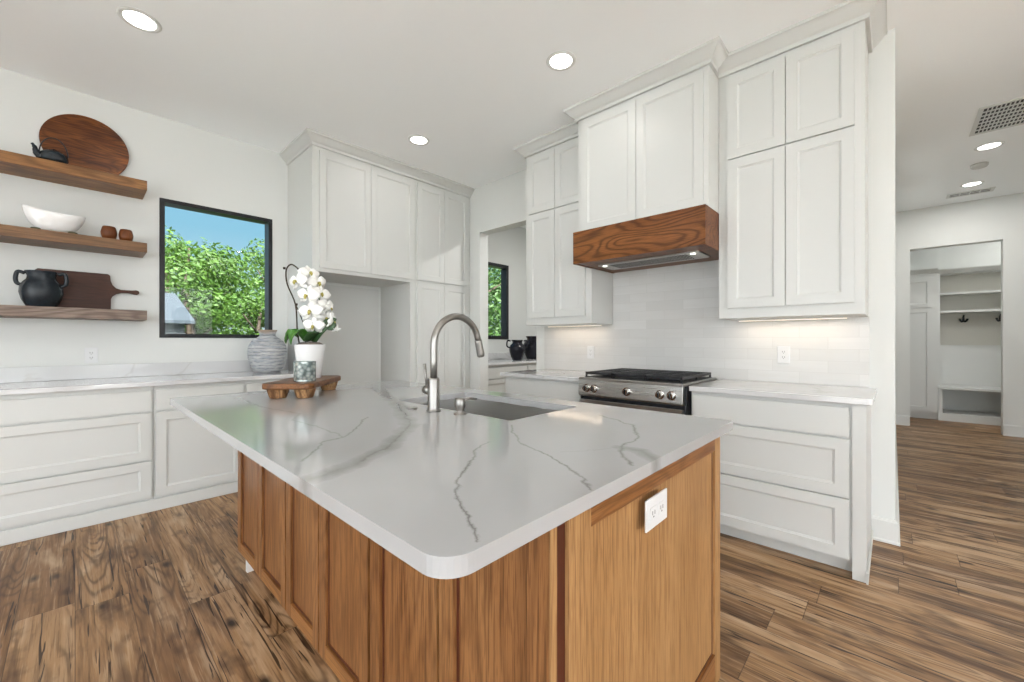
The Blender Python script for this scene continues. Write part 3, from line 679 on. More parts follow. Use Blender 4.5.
for k in range(3):
    y0, y1 = yy[k]+.002, yy[k+1]-.002; x0, x1 = RX+.05, 3.235; g = MB(); z0, z1 = .948, .966
    g.box(x0, x1, y0, y0+.012, z0, z1); g.box(x0, x1, y1-.012, y1, z0, z1); g.box(x0, x0+.012, y0, y1, z0, z1); g.box(x1-.012, x1, y0, y1, z0, z1)
    for q in range(1, 9):
        x = x0+(x1-x0)*q/9; g.box(x-.007, x+.007, y0, y1, z0+.002, z1)
    ym = (y0+y1)/2; g.box(x0, x1, ym-.005, ym+.005, z0, z1)
    for x in (x0, (x0+x1)/2-.006, x1-.012):
        for y in (y0, y1-.012): g.box(x, x+.012, y, y+.012, .9312, z0)
    g.build('grate', M['iron'], t, .002)

# ------------------------------------------------------------------ island
VE = [([(1.08, 2.75), (.93, 2.18), (.77, 1.62), (.70, 1.45), (.54, 1.33), (.38, 1.30)], .040, .55, True),
      ([(1.06, 2.70), (.95, 2.22), (.80, 1.66), (.74, 1.48)], .011, .5, False)]
def isl(px, py):
    u = (px-512)/408.; k = .285*408./(py-341.); c, s = math.cos(TH), math.sin(TH)
    return ((c+s*u)*k, (s-c*u)*k)
VP = [([(378, 388), (398, 405), (410, 425), (386, 448), (352, 465), (321, 477), (296, 484)], .036, .75, True),
      ([(398, 405), (411, 424), (388, 447), (362, 461)], .009, .45, False),
      ([(486, 442), (471, 459), (460, 478), (457, 500), (468, 524), (480, 541)], .007, .85, False),
      ([(511, 425), (516, 440), (528, 447), (556, 459), (576, 473), (591, 488)], .007, .8, False),
      ([(600, 415), (632, 425), (639, 437), (620, 447), (630, 465)], .010, .75, False),
      ([(620, 447), (641, 451), (655, 460)], .028, .7, True),
      ([(367, 417), (347, 437), (324, 442), (303, 461)], .009, .6, False),
      ([(293, 420), (322, 428), (345, 437)], .008, .5, False),
      ([(236, 397), (262, 407), (300, 413), (293, 420)], .010, .4, False),
      ([(560, 452), (600, 450), (618, 447)], .005, .25, False)]
veins = [([isl(*q) for q in pts], wd, st, sf) for pts, wd, st, sf in VP]
IX0, IX1, IY0, IY1 = .320, 1.610, .416, 2.640
SX0, SX1, SY0, SY1 = 1.062, 1.490, 1.000, 1.752
M['isltop'] = quartz('island_quartz', veins, generic=False)
def slab_hole(outer, inner, z0, z1, name, mat, bevel):
    bm = bmesh.new()
    def loop(p): 
        v = [bm.verts.new((x, y, z1)) for x, y in p]; return [bm.edges.new((v[i], v[(i+1) % len(v)])) for i in range(len(v))]
    ed = loop(outer)+loop(inner)
    r = bmesh.ops.triangle_fill(bm, use_beauty=True, use_dissolve=False, edges=ed)
    fs = [f for f in bm.faces]
    e = bmesh.ops.extrude_face_region(bm, geom=fs)
    for v in [g for g in e['geom'] if isinstance(g, bmesh.types.BMVert)]: v.co.z = z0
    bmesh.ops.recalc_face_normals(bm, faces=bm.faces)
    me = bpy.data.meshes.new(name); bm.to_mesh(me); bm.free(); me.materials.append(mat)
    o = bpy.data.objects.new(name, me); COL.objects.link(o)
    b = o.modifiers.new('bevel', 'BEVEL'); b.width = bevel; b.segments = 2; b.limit_method = 'ANGLE'; b.angle_limit = 1.0
    return o
ia, ib = rrect(IX0, IX1, IY0, IY1, .018, 8), rrect(IX0, IX1, IY0, IY1, .05, 8)
it = slab_hole(ia[:18]+ib[18:27]+ia[27:], rrect(SX0, SX1, SY0, SY1, .012, 4), .8855, .915, 'island_countertop', M['isltop'], .002)
tag(it, 'large white quartz island countertop with grey veins and rounded corner', 'countertop')

BX0, BX1, BY0, BY1 = .605, 1.565, .460, 2.515
t = empty('kitchen_island', 'stained oak kitchen island base with panelled doors', 'kitchen island', (BX0, BY0, 0))
b = MB(); ZB = .8845
b.box(BX0, BX0+.02, BY0, BY1, .10, ZB); b.box(BX1-.02, BX1, BY0, BY1, .10, ZB); b.box(BX0+.02, BX1-.02, BY1-.02, BY1, .10, ZB)
b.box(BX0+.02, BX1-.02, BY0+.012, BY0+.03, .10, ZB)
b.box(BX0+.02, BX1-.02, BY0+.03, BY1-.02, .10, .12)
b.box(BX0+.05, BX1-.05, BY0+.01, BY1-.05, .001, .10)
b.build('cabinet_body', M['oakZ'], t)
# doors on the seating side, framed posts between
F = FX(BX0)
wm = [M['oakZ'], M['oakY'], M['oakdark']]
edges = [(.452, .780), (.786, 1.108), (1.120, 1.470), (1.474, 1.800), (1.806, 2.165), (2.169, 2.515)]
for a, c in edges:
    wood_shaker(F, a+.0015, c-.0015, .105, ZB-.003, .022, .052).build('door', wm, t)
g = MB()
g.box(BX0-.004, BX0+.002, 1.1085, 1.1195, .105, ZB-.003)
g.build('door_gap', M['oakdark'], t)
# end towards the camera: corner edge strip, dark recess and applied framed panel
e = MB(); e.box(BX0-.022, BX0-.002, BY0-.010, BY0-.0082, .10, ZB-.002); e.build('edge_strip', M['oakLit'], t)
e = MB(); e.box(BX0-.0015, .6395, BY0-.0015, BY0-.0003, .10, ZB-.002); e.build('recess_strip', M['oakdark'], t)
F = FY(BY0+.0115)
P = wood_shaker(F, .640, 1.568, .002, ZB-.002, .0215, .078, .010)
P2 = MB()
pu0, pu1, pv0, pv1 = .640, 1.568, .002, ZB-.002
rl, rr, rt, rb = .078, .055, .062, .11; T = .0215; rc = .010
fbox(P2, F, pu0, pu0+rl, pv0, pv1, 0, T); fbox(P2, F, pu1-rr, pu1, pv0, pv1, 0, T)
fbox(P2, F, pu0+rl, pu1-rr, pv1-rt, pv1, 0, T-.0004, 1); fbox(P2, F, pu0+rl, pu1-rr, pv0, pv0+rb, 0, T-.0004, 1)
fbox(P2, F, pu0+rl, pu1-rr, pv0+rb, pv1-rt, 0, T-rc)
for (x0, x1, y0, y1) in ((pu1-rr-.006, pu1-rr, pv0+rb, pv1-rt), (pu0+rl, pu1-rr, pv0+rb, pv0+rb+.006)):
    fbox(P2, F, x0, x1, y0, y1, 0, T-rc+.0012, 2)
P2.build('end_panel', [M['oakLit'], M['oakX'], M['oakdark']], t)
bs = MB(); bs.box(BX0+.04, BX0+.0495, BY0+.02, BY1-.06, .001, .0995); bs.build('toe_kick', M['oakY'], t)
MB().box(BX0+.002, BX0+.038, BY1-.075, BY1-.05, .001, .0995).build('foot', M['trim'], t)

# sink
t = empty('kitchen_sink', 'undermount stainless sink in the island countertop', 'sink', ((SX0+SX1)/2, (SY0+SY1)/2, .66))
s_ = MB(); x0, x1, y0, y1 = SX0-.006, SX1+.006, SY0-.006, SY1+.006; zb, zt = .665, .8848; th = .003
s_.box(x0-.015, x0, y0-.015, y1+.015, zt-.002, zt); s_.box(x1, x1+.015, y0-.015, y1+.015, zt-.002, zt); s_.box(x0, x1, y0-.015, y0, zt-.002, zt); s_.box(x0, x1, y1, y1+.015, zt-.002, zt)
s_.box(x0-th, x0, y0-th, y1+th, zb, zt-.002); s_.box(x1, x1+th, y0-th, y1+th, zb, zt-.002); s_.box(x0, x1, y0-th, y0, zb, zt-.002); s_.box(x0, x1, y1, y1+th, zb, zt-.002)
s_.box(x0-th, x1+th, y0-th, y1+th, zb-th, zb)
s_.build('basin', M['sink'], t)
q = MB(); q.lathe(((x0+x1)/2, (y0+y1)/2, zb+.0005), [(.055, 0), (.052, .003), (.038, .003), (.034, .001), (.001, .001)], 28); q.build('drain', M['nickel'], t)
# faucet
fx, fy, fz = .996, 1.366, .9155
t = empty('kitchen_faucet', 'brushed nickel gooseneck pull-down faucet on the island', 'faucet', (fx, fy, fz))
q = MB(); q.lathe((fx, fy, fz), [(.0295, 0), (.0295, .005), (.025, .008), (.0245, .012), (.0245, .128), (.022, .134), (.015, .135)], 32); q.build('faucet_body', M['nickel'], t)
pts = [(fx, fy, fz+.134), (fx, fy, fz+.20), (fx, fy, 1.17)]
for k in range(1, 25):
    a = PI-2.95*k/24; pts.append((fx+.122+.122*math.cos(a), fy, 1.183+.122*math.sin(a)))
q = MB(); q.tube(pts, .0142, 16); q.build('spout', M['nickel'], t)
e0 = Vector(pts[-1]); dr = (e0-Vector(pts[-2])).normalized()
q = MB(); q.tube([e0+dr*.001, e0+dr*.004, e0+dr*.012, e0+dr*.068, e0+dr*.078], [.0135, .0165, .0165, .0178, .0165], 20)
sh = q.build('spray_head', M['nickel'], t)
q = MB(); q.tube([e0+dr*.0782, e0+dr*.080], .0135, 16); q.build('nozzle', M['black'], sh)
q = MB(); q.tube([(fx, fy+.024, fz+.083), (fx, fy+.056, fz+.083)], [.019, .019], 20); q.tube([(fx, fy+.047, fz+.095), (fx-.003, fy+.052, fz+.14), (fx-.006, fy+.056, fz+.190)], [.0055, .0058, .0065], 12)
q.build('handle', M['nickel'], t)
sx, sy = 1.024, 1.233
t = empty('soap_dispenser', 'small brushed nickel soap dispenser pump beside the island faucet', 'soap dispenser', (sx, sy, fz))
q = MB(); q.lathe((sx, sy, fz), [(.026, 0), (.025, .004), (.014, .007), (.0155, .018), (.0215, .030), (.0215, .054), (.017, .062), (.001, .064)], 28); q.build('pump_body', M['nickel'], t)
q = MB(); q.tube([(sx+.012, sy, fz+.052), (sx+.05, sy, fz+.056), (sx+.085, sy, fz+.050)], [.006, .0055, .005], 12); q.build('spout', M['nickel'], t)
q = MB(); q.lathe((.962, 1.468, fz), [(.020, 0), (.020, .004), (.014, .006), (.001, .006)], 28); tag(q.build('air_switch_button', M['nickel']), 'small flat round metal button on the island counter left of the faucet', 'button')

# ------------------------------------------------------------------ riser, votive, orchid
def R2(c, u, v, a):  # rotate local (u,v) by a around c
    return (c[0]+u*math.cos(a)-v*math.sin(a), c[1]+u*math.sin(a)+v*math.cos(a))
RC = (.86, 2.345); RA = math.radians(49); RL, RWd = .49, .245
t = empty('wooden_riser', 'rustic wooden riser tray on four carved cup feet on the island', 'riser', (*RC, .915))
poly = []
for u, v in rrect(-RL/2, RL/2, -RWd/2, RWd/2, .04, 5):
    j = 1+.012*math.sin(u*37+v*20); poly.append(R2(RC, u*j, v*j, RA))
b = MB(); b.prism(poly, .962, .992); b.build('board', M['rustic'], t, .007)
for u in (-RL/2+.068, RL/2-.075):
    for v in (-RWd/2+.058, RWd/2-.058):
        c = R2(RC, u, v, RA); q = MB(); n = 20; prof = [(.036, .0006), (.040, .006), (.052, .047), (.054, .0465)]
        vs = []; fs = []
        for r, z in prof:
            for k in range(n*2):
                rr_ = r*(1-.05*(k % 4 < 2)); a = PI*k/n; vs.append((c[0]+rr_*math.cos(a), c[1]+rr_*math.sin(a), .915+z))
        m_ = n*2
        for i in range(3):
            for k in range(m_): fs.append((i*m_+k, i*m_+(k+1) % m_, (i+1)*m_+(k+1) % m_, (i+1)*m_+k))
        fs.append(tuple(range(m_))[::-1]); fs.append(tuple(3*m_+k for k in range(m_)))
        q.add(vs, fs, 0, False); q.build('cup_foot', M['rusticcup'], t)
vx, vy = .812, 2.225
t = empty('votive_holder', 'textured silvery green glass votive candle holder on the wooden riser', 'candle holder', (vx, vy, .992))
q = MB(); q.lathe((vx, vy, .9925), [(.050, 0), (.053, .004), (.050, .008), (.052, .012), (.052, .098), (.053, .102), (.049, .102), (.047, .015), (.001, .014)], 36); q.build('holder', M['votive'], t)
q = MB(); q.lathe((vx, vy, 1.0072), [(.046, 0), (.046, .035), (.001, .035)], 28); q.build('candle', plain('candle_wax', (.6, .62, .6), .6), t)
ox, oy = .905, 2.405
t = empty('potted_orchid', 'white potted orchid on the wooden riser, with arching stem of flowers', 'orchid', (ox, oy, .992))
q = MB(); q.lathe((ox, oy, .9925), [(.056, 0), (.058, .003), (.080, .184), (.083, .188), (.078, .188), (.076, .17), (.001, .168)], 40); q.build('pot', M['porc'], t)
q = MB(); q.lathe((ox, oy, 1.171), [(.074, -.012), (.070, .010), (.05, .022), (.001, .024)], 24); q.build('moss', M['moss'], t)
rv = Vector((.6825, -.731, 0)); fv = Vector((-.731, -.6825, 0)); O3 = Vector((ox, oy, 0))
def op(u, z, f=0): return O3+rv*u+fv*f+Vector((0, 0, z))
def smooth(pts, k=5):
    out = []; P = [Vector(p) for p in pts]; P = [P[0]]+P+[P[-1]]
    for i in range(1, len(P)-2):
        for j in range(k):
            s = j/k; a, b, c, d = P[i-1:i+3]
            out.append(.5*((2*b)+(c-a)*s+(2*a-5*b+4*c-d)*s*s+(3*b-a-3*c+d)*s**3))
    out.append(P[-2]); return out
q = MB(); st = smooth([op(-.06, 1.18), op(-.072, 1.262), op(-.082, 1.405), op(-.128, 1.52), op(-.134, 1.60), op(-.108, 1.632), op(-.075, 1.615), op(-.055, 1.59)])
q.tube(st, .0042, 8)
q.tube(smooth([op(-.02, 1.18, .01), op(-.03, 1.27), op(-.06, 1.36), op(-.082, 1.405)]), .0028, 8)
for p_ in (op(-.145, 1.605), op(-.077, 1.40)): q.tube([p_, p_+Vector((0, 0, .012))], .007, 8)
q.build('stem', M['stem'], t)
# the hidden part of the stem that carries the flowers
q = MB(); q.tube(smooth([op(-.055, 1.59), op(0, 1.52, -.03), op(.045, 1.42, -.03), op(.07, 1.32, -.03), op(.135, 1.275, -.01)]), .003, 8); q.build('stem', M['green'], t)
def flower(u, z, f, size, yaw, pitch, roll, closed=False):
    c = op(u, z, f)
    N3 = fv.copy(); N3.rotate(Matrix.Rotation(yaw, 3, 'Z')); N3 = (N3+Vector((0, 0, pitch))).normalized()
    U = Vector((0, 0, 1)).cross(N3).normalized(); V = N3.cross(U)
    q = MB()
    for (ang, ln, wd, lift) in ((90, 1, .62, -.05), (215, 1, .58, -.05), (325, 1, .58, -.05), (12, 1.08, 1.0, .04), (168, 1.08, 1.0, .04)):
        a = math.radians(ang+roll); d = U*math.cos(a)+V*math.sin(a); s = -U*math.sin(a)+V*math.cos(a)
        vs = []; fs = []; nu, nv = 6, 4
        for i in range(nu+1):
            k = i/nu; wk = math.sin(PI*min(1, k*.93+.07))**.7*wd*.5
            for j in range(-nv//2, nv//2+1):
                jj = j/(nv/2)
                vs.append(c+(d*k*ln*.5+s*wk*jj*.5*(1 if not closed else .5)+N3*(lift+.10*k-.22*k*k-.06*jj*jj))*size)
        w_ = nv+1
        for i in range(nu):
            for j in range(nv): fs.append((i*w_+j, (i+1)*w_+j, (i+1)*w_+j+1, i*w_+j+1))
        q.add(vs, fs, 0, True)
    o = q.build('flower', M['petal'], t, fix=False)
    sm = o.modifiers.new('thickness', 'SOLIDIFY'); sm.thickness = .0012
    if not closed:
        l = MB(); l.tube([c+N3*size*.02, c+N3*size*.10, c+(N3*.14-V*.08)*size, c+(N3*.12-V*.16)*size], [size*.05, size*.07, size*.06, size*.02], 8); l.build('flower_centre', M['lip'], o)
for a in ((-.052, 1.53, .045, .125, -.35, .05, 5), (.010, 1.45, .055, .13, -.1, 0, -8), (.030, 1.362, .06, .13, .1, .05, 6), (.045, 1.282, .055, .115, .15, -.1, -4),
          (-.01, 1.585, -.02, .12, .9, .3, 0), (.035, 1.53, -.02, .125, 1.1, 0, 12), (.062, 1.465, 0, .12, .9, .1, -10), (.085, 1.40, -.02, .115, 1.2, 0, 0), (.075, 1.33, -.03, .11, .8, -.1, 20),
          (.115, 1.385, 0, .075, 1.5, -.2, 0), (.135, 1.31, .01, .09, 1.6, -.2, 15)): flower(*a)
flower(.155, 1.262, .0, .06, 1.3, -.5, 0, True)
def oleaf(pts, wid, mat, thick=.004, flat=Vector((0, 0, 1))):
    P = smooth(pts, 4); q = MB(); n = len(P); vs = []; fs = []
    for i, p in enumerate(P):
        tt = (P[min(i+1, n-1)]-P[max(0, i-1)]).normalized(); sd = tt.cross(flat).normalized(); nn = sd.cross(tt)
        wv = 1.25*wid*max(.06, math.sin(PI*(.12+.88*i/(n-1)))**.6)
        for j in (-1, -.5, 0, .5, 1): vs.append(p+sd*wv*j+nn*abs(j)*wv*.28)
    for i in range(n-1):
        for j in range(4): fs.append((i*5+j, (i+1)*5+j, (i+1)*5+j+1, i*5+j+1))
    q.add(vs, fs, 0, True); o = q.build('leaf', mat, t, fix=False); s = o.modifiers.new('thickness', 'SOLIDIFY'); s.thickness = thick
for k, (tip, zt_, m_) in enumerate((((-.115, .02), 1.225, 'green'), ((-.10, .06), 1.205, 'green'), ((-.05, .10), 1.20, 'green'), ((-.085, -.03), 1.24, 'green'))):
    oleaf([op(-.02, 1.195, 0), op(tip[0]*.5-.01, 1.245, tip[1]*.5), op(tip[0]*.85, 1.245, tip[1]*.9), op(tip[0], zt_-.02, tip[1])], .034, M[m_])
oleaf([op(.02, 1.195, 0), op(.06, 1.25, .02), op(.11, 1.30, .02), op(.15, 1.325, .0)], .022, M['greend'], flat=fv)
oleaf([op(.0, 1.195, .03), op(.05, 1.235, .06), op(.08, 1.245, .07)], .026, M['greend'])
oleaf([op(.10, 1.29, .02), op(.13, 1.275, .02), op(.155, 1.30, .02)], .014, M['greend'], flat=fv)

# ------------------------------------------------------------------ ribbed vase
vx, vy = 1.196, 4.16
q = MB(); q.lathe((vx, vy, .9157), [(.095, 0), (.110, .012), (.135, .06), (.152, .13), (.156, .19), (.148, .24), (.122, .285), (.082, .315), (.064, .330), (.062, .345), (.074, .375), (.078, .385), (.068, .385), (.052, .345), (.05, .30), (.001, .29)], 48)
tag(q.build('ribbed_vase', M['vase']), 'weathered blue-grey banded clay vase on the window wall counter', 'vase')

# ------------------------------------------------------------------ shelves and their things
SHY = 4.12
for (z, mt, lb) in ((2.41, 'shelfA', 'top floating shelf of golden oak, holding the round board'), (1.94, 'shelfB', 'middle floating oak shelf, holding the white bowl and two cups'), (1.430, 'shelfC', 'bottom floating oak shelf with greyish sheen in its colour, holding the dark jug')):
    b = MB(); b.box(-1.55, .372, SHY, 4.4192, z-.072, z); tag(b.build('floating_shelf', M[mt], None, .003), lb, 'shelf', 'floating oak shelves')
# round board leaning on the wall
q = MB(); n = 64; R_ = .232; cx, cz = .058, 2.4115+R_; lean = .02/.46
vs = []
for dy in (0, .018):
    for k in range(n):
        a = 2*PI*k/n; z = cz+R_*math.sin(a); vs.append((cx+R_*math.cos(a), 4.375+(z-2.41)*lean+dy, z))
q.add(vs, [tuple(range(n)), tuple(range(2*n-1, n-1, -1))]+[(k, (k+1) % n, n+(k+1) % n, n+k) for k in range(n)])
tag(q.build('round_cutting_board', M['acacia'], None, .004), 'round dark wooden board leaning on the wall on the top shelf', 'cutting board')
# kettle
kx, ky, kz = -.10, 4.235, 2.4105
t = empty('teapot', 'small black teapot with hoop handle on the top shelf before the round board', 'teapot', (kx, ky, kz))
q = MB(); q.lathe((kx, ky, kz), [(.04, 0), (.058, .012), (.070, .045), (.066, .075), (.045, .092), (.03, .094), (.001, .094)], 32); q.build('pot_body', M['jug'], t)
q = MB(); q.lathe((kx, ky, kz+.0945), [(.034, 0), (.03, .006), (.008, .010), (.008, .018), (.001, .02)], 24); q.build('lid', M['jug'], t)
q = MB(); q.tube(smooth([(kx-.058, ky-.01, kz+.035), (kx-.078, ky-.012, kz+.06), (kx-.085, ky-.014, kz+.095), (kx-.098, ky-.016, kz+.118)]), [.020]*3+[.018]*3+[.015]*3+[.012]*3+[.008]*4, 12); q.build('spout', M['jug'], t)
q = MB(); q.tube([(kx+.066*math.cos(a), ky, kz+.075+.115*math.sin(a)) for a in [PI*k/18 for k in range(19)]], .0035, 8); q.build('handle', M['iron'], t)
# white boat bowl
bx, by, bz = -.096, 4.245, 1.9508
q = MB(); n = 48; prof = [(.30, 0, 0), (.42, .0, .0), (.62, .02, .0), (.80, .052, .1), (.92, .088, .5), (.985, .120, .9), (1, .137, 1.), (.975, .137, 1.), (.93, .11, .75), (.80, .068, .2), (.55, .030, 0), (.2, .016, 0)]
vs = []; fs = []
for r, z, wv in prof:
    for k in range(n):
        a = 2*PI*k/n; ca = math.cos(a)
        vs.append((bx+.148*r*ca, by+.082*r*math.sin(a), bz+z+wv*(.022*ca*ca-.012*ca-.012)))
for i in range(len(prof)-1):
    for k in range(n): fs.append((i*n+k, i*n+(k+1) % n, (i+1)*n+(k+1) % n, (i+1)*n+k))
fs += [tuple(range(n))[::-1], tuple((len(prof)-1)*n+k for k in range(n))]
q.add(vs, fs, 0, True); bowl = q.build('serving_bowl', M['porc'])
for ux, uy in ((-.085, -.03), (.085, -.03), (0, .05)):
    q = MB(); q.lathe((bx+ux, by+uy, 1.9406), [(.016, 0), (.026, .012), (.022, .022), (.001, .023)], 16); q.build('foot', M['footdark'], bowl)
tag(bowl, 'white boat-shaped porcelain bowl on the middle shelf', 'bowl')
# cups
def cup(x, y, lb, s=1):
    q = MB(); q.lathe((x, y, 1.9408), [(.022*s, 0), (.030*s, .004), (.036*s, .026*s), (.0365*s, .040*s), (.031*s, .066*s), (.028*s, .074*s), (.0255*s, .074*s), (.029*s, .04*s), (.026*s, .01), (.001, .008)], 32)
    return tag(q.build('wooden_cup', M['cupwood']), lb, 'cup', 'turned wooden cups on the middle shelf')
cup(.168, 4.162, 'turned brown wooden cup on the middle shelf, the one nearer the white bowl', 1.2)
cup(.258, 4.162, 'turned brown wooden cup on the middle shelf, the one nearer the window', 1.12)
# jug
jx, jy, jz = -.155, 4.225, 1.4308
def handle_pts(x, z0, z1, out, y, sgn):
    return smooth([(x, y, z0), (x+sgn*out*.8, y, z0+(z1-z0)*.12), (x+sgn*out, y, z0+(z1-z0)*.55), (x+sgn*out*.7, y, z1+.004), (x-sgn*.008, y, z1-.004)])
t = empty('two_handled_jug', 'squat dark glazed pottery jug with ring handles on the bottom shelf', 'jug', (jx, jy, jz))
q = MB(); q.lathe((jx, jy, jz), [(.066, 0), (.072, .006), (.092, .05), (.102, .095), (.100, .13), (.086, .165), (.070, .185), (.066, .205), (.074, .232), (.078, .240), (.068, .240), (.058, .20), (.06, .18), (.001, .17)], 44); q.build('jug_body', M['jug'], t)
for sg in (-1, 1):
    a = .35; ca, sa = math.cos(a), -math.sin(a)
    P = [Vector((sg*(p[0]), 0, p[2])) for p in handle_pts(.088, jz+.145, jz+.228, .034, 0, 1)]
    q = MB(); q.tube([(jx+p.x*ca, jy+p.x*sa*.6, p.z) for p in P], .0115, 10); q.build('handle', M['jug'], t)
# paddle board
t = empty('paddle_cutting_board', 'dark walnut paddle cutting board leaning behind the jug on the bottom shelf', 'cutting board', (.06, 4.38, 1.4305))
x0, x1, z0, z1 = -.20, .187, 1.4308, 1.712; zc = 1.585
o2 = [(x0+.02, z0), (x1, z0), (x1+.001, zc-.065), (x1+.008, zc-.045), (x1+.03, zc-.022), (x1+.06, zc-.012), (x1+.10, zc-.011), (x1+.13, zc-.018), (x1+.148, zc-.020), (x1+.160, zc-.012), (x1+.163, zc), (x1+.158, zc+.012), (x1+.145, zc+.017), (x1+.12, zc+.013),
      (x1+.06, zc+.012), (x1+.03, zc+.022), (x1+.01, zc+.045), (x1, zc+.075), (x1-.003, z1-.012), (x1-.015, z1), (x0+.02, z1), (x0, z1-.02), (x0, z0+.02)]
q = MB(); n = len(o2); lean = .012/.28
q.add([(x, 4.378+(z-z0)*lean, z) for x, z in o2]+[(x, 4.396+(z-z0)*lean, z) for x, z in o2], [tuple(range(n)), tuple(range(2*n-1, n-1, -1))]+[(k, (k+1) % n, n+(k+1) % n, n+k) for k in range(n)])
q.build('board', M['walnut'], t, .002)

# ------------------------------------------------------------------ pantry
F = FY(3.82)
for a, b, lb in ((3.4515, 4.40, 'white drawer base cabinet in the pantry, left of the black vases'), (4.40, 5.3985, 'white drawer base cabinet in the pantry, under the black vases')):
    m_ = (a+b)/2
    cabinet_base('base_cabinet', lb, a, b, [('slab', a+.012, m_-.0015, .71, .852), ('slab', m_+.0015, b-.012, .71, .852), ('drawer', a+.012, b-.012, .415, .695), ('drawer', a+.012, b-.012, .105, .40)], F, .598)
b = MB(); b.box(3.4515, 5.3985, 3.775, 4.4185, .8842, .915); tag(b.build('countertop', M['quartz'], None, .003), 'white quartz countertop in the pantry, under the black vases', 'countertop')
b = MB(); b.box(3.4515, 5.3985, 4.4, 4.4194, .9155, 1.02); tag(b.build('backsplash_strip', M['quartz'], None, .002), 'low quartz backsplash strip on the pantry counter', 'backsplash')
def amphora(x, y, h, r, lb, a0):
    t = empty('two_handled_vase', lb, 'vase', (x, y, .9155), 'black glazed vases in the pantry')
    s = h/.27; k = r/.1
    q = MB(); q.lathe((x, y, .9157), [(.055*k, 0), (.060*k, .006), (.078*k, .05*s), (.097*k, .12*s), (.100*k, .165*s), (.086*k, .20*s), (.062*k, .222*s), (.058*k, .24*s), (.070*k, .264*s), (.072*k, .27*s), (.062*k, .27*s), (.05*k, .235*s), (.001, .22*s)], 40); q.build('vase_body', M['vaseblk'], t)
    for sg in (-1, 1):
        P = handle_pts(.088*k, .9157+.17*s, .9157+.258*s, .04*k, 0, 1)
        q = MB(); q.tube([(x+sg*p[0]*math.cos(a0), y+sg*p[0]*math.sin(a0), p[2]) for p in [tuple(v) for v in P]], .0095*k, 10); q.build('handle', M['vaseblk'], t)
amphora(4.46, 4.06, .30, .120, 'glossy black two-handled vase on the pantry counter, the smaller one in front', -.75)
amphora(4.93, 4.16, .36, .150, 'glossy black vase on the pantry counter, the larger one behind the other', .6)

# ------------------------------------------------------------------ mud room locker wall
LX, LB = 8.92, 9.458
t = empty('locker_cabinet', 'tall white two-door locker cabinet in the mud room beyond the hall', 'cabinet', (LX, -.2, 0))
b = MB(); b.box(LX, LB, -.497, .139, .10, 2.20); b.box(LX+.06, LB, -.497, .139, .001, .10); b.build('cabinet_body', M['cab'], t)
F = FX(LX)
shaker(F, -.437, .10, 1.715, 2.165).build('door', M['cab'], t); shaker(F, -.437, .10, .135, 1.695).build('door', M['cab'], t)
MB().box(LX-.004, LB, -.497, .139, 2.2008, 2.235).build('frieze', M['cab'], t)
MB().sweep([(LX-.0045, .139), (LX-.0045, -.4975)], [(0, 2.235), (.010, 2.235), (.05, 2.285), (.055, 2.30), (0, 2.30)]).build('crown_molding', M['cab'], t)
t = empty('locker_bench_unit', 'white mud room bench unit with open shelves above and coat hook panel', 'mud room bench', (LX, -1.1, 0))
y0, y1, OX = -1.95, -.4985, 9.15
b = MB(); b.box(OX, LB, y1-.035, y1, .001, 2.235); b.box(OX, LB, y0, y0+.035, .001, 2.235); b.build('side_panel', M['cab'], t)
MB().box(LB-.015, LB, y0+.035, y1-.035, .52, 2.235).build('back_panel', plain('locker_back_paint', (.55, .54, .49), .5), t)
for z, th_ in ((1.915, .03), (1.635, .035)):
    MB().box(OX, LB-.0155, y0+.0355, y1-.0355, z, z+th_).build('shelf', M['cab'], t)
MB().box(OX, LB, y0, y1, 2.2355, 2.262).build('top_panel', M['cab'], t)
MB().sweep([(OX-.0005, y1), (OX-.0005, y0)], [(0, 2.245), (.010, 2.245), (.05, 2.29), (.055, 2.305), (0, 2.305)]).build('crown_molding', M['cab'], t)
b = MB(); b.box(LB-.035, LB-.0155, y0+.0355, y1-.0355, .515, 1.135); b.build('wainscot_panel', M['cab'], t)
b = MB(); b.box(LX-.02, LB-.0355, y0, y1-.001, .475, .512); b.build('bench_seat', M['cab'], t, .003)
b = MB(); b.box(LX, LX+.04, y1-.05, y1-.002, .001, .4745); b.box(LX, LB, y0, y0+.03, .001, .4745); b.box(LX, LX+.03, y0+.03, y1-.05, .001, .115); b.box(LX+.03, LB, y0+.03, y1-.05, .09, .115)
b.build('bench_frame', M['cab'], t)
def hook(y, lb):
    t = empty('coat_hook', lb, 'coat hook', (LB-.016, y, 1.54), 'black coat hooks in the mud room')
    q = MB(); xx = LB-.0158
    q.box(xx-.012, xx-.001, y-.012, y+.012, 1.50, 1.58)
    q.tube(smooth([(xx-.017, y, 1.565), (xx-.04, y, 1.575), (xx-.06, y, 1.60)]), .010, 8)
    for s_ in (-1, 1): q.tube(smooth([(xx-.020, y, 1.515), (xx-.034, y+s_*.018, 1.50), (xx-.05, y+s_*.035, 1.525), (xx-.055, y+s_*.04, 1.545)]), .013, 8)
    q.build('hook', M['iron'], t)
hook(-.80, 'black double coat hook under the mud room shelf, nearer the locker cabinet')
hook(-1.17, 'black double coat hook under the mud room shelf, at the right edge of the opening')

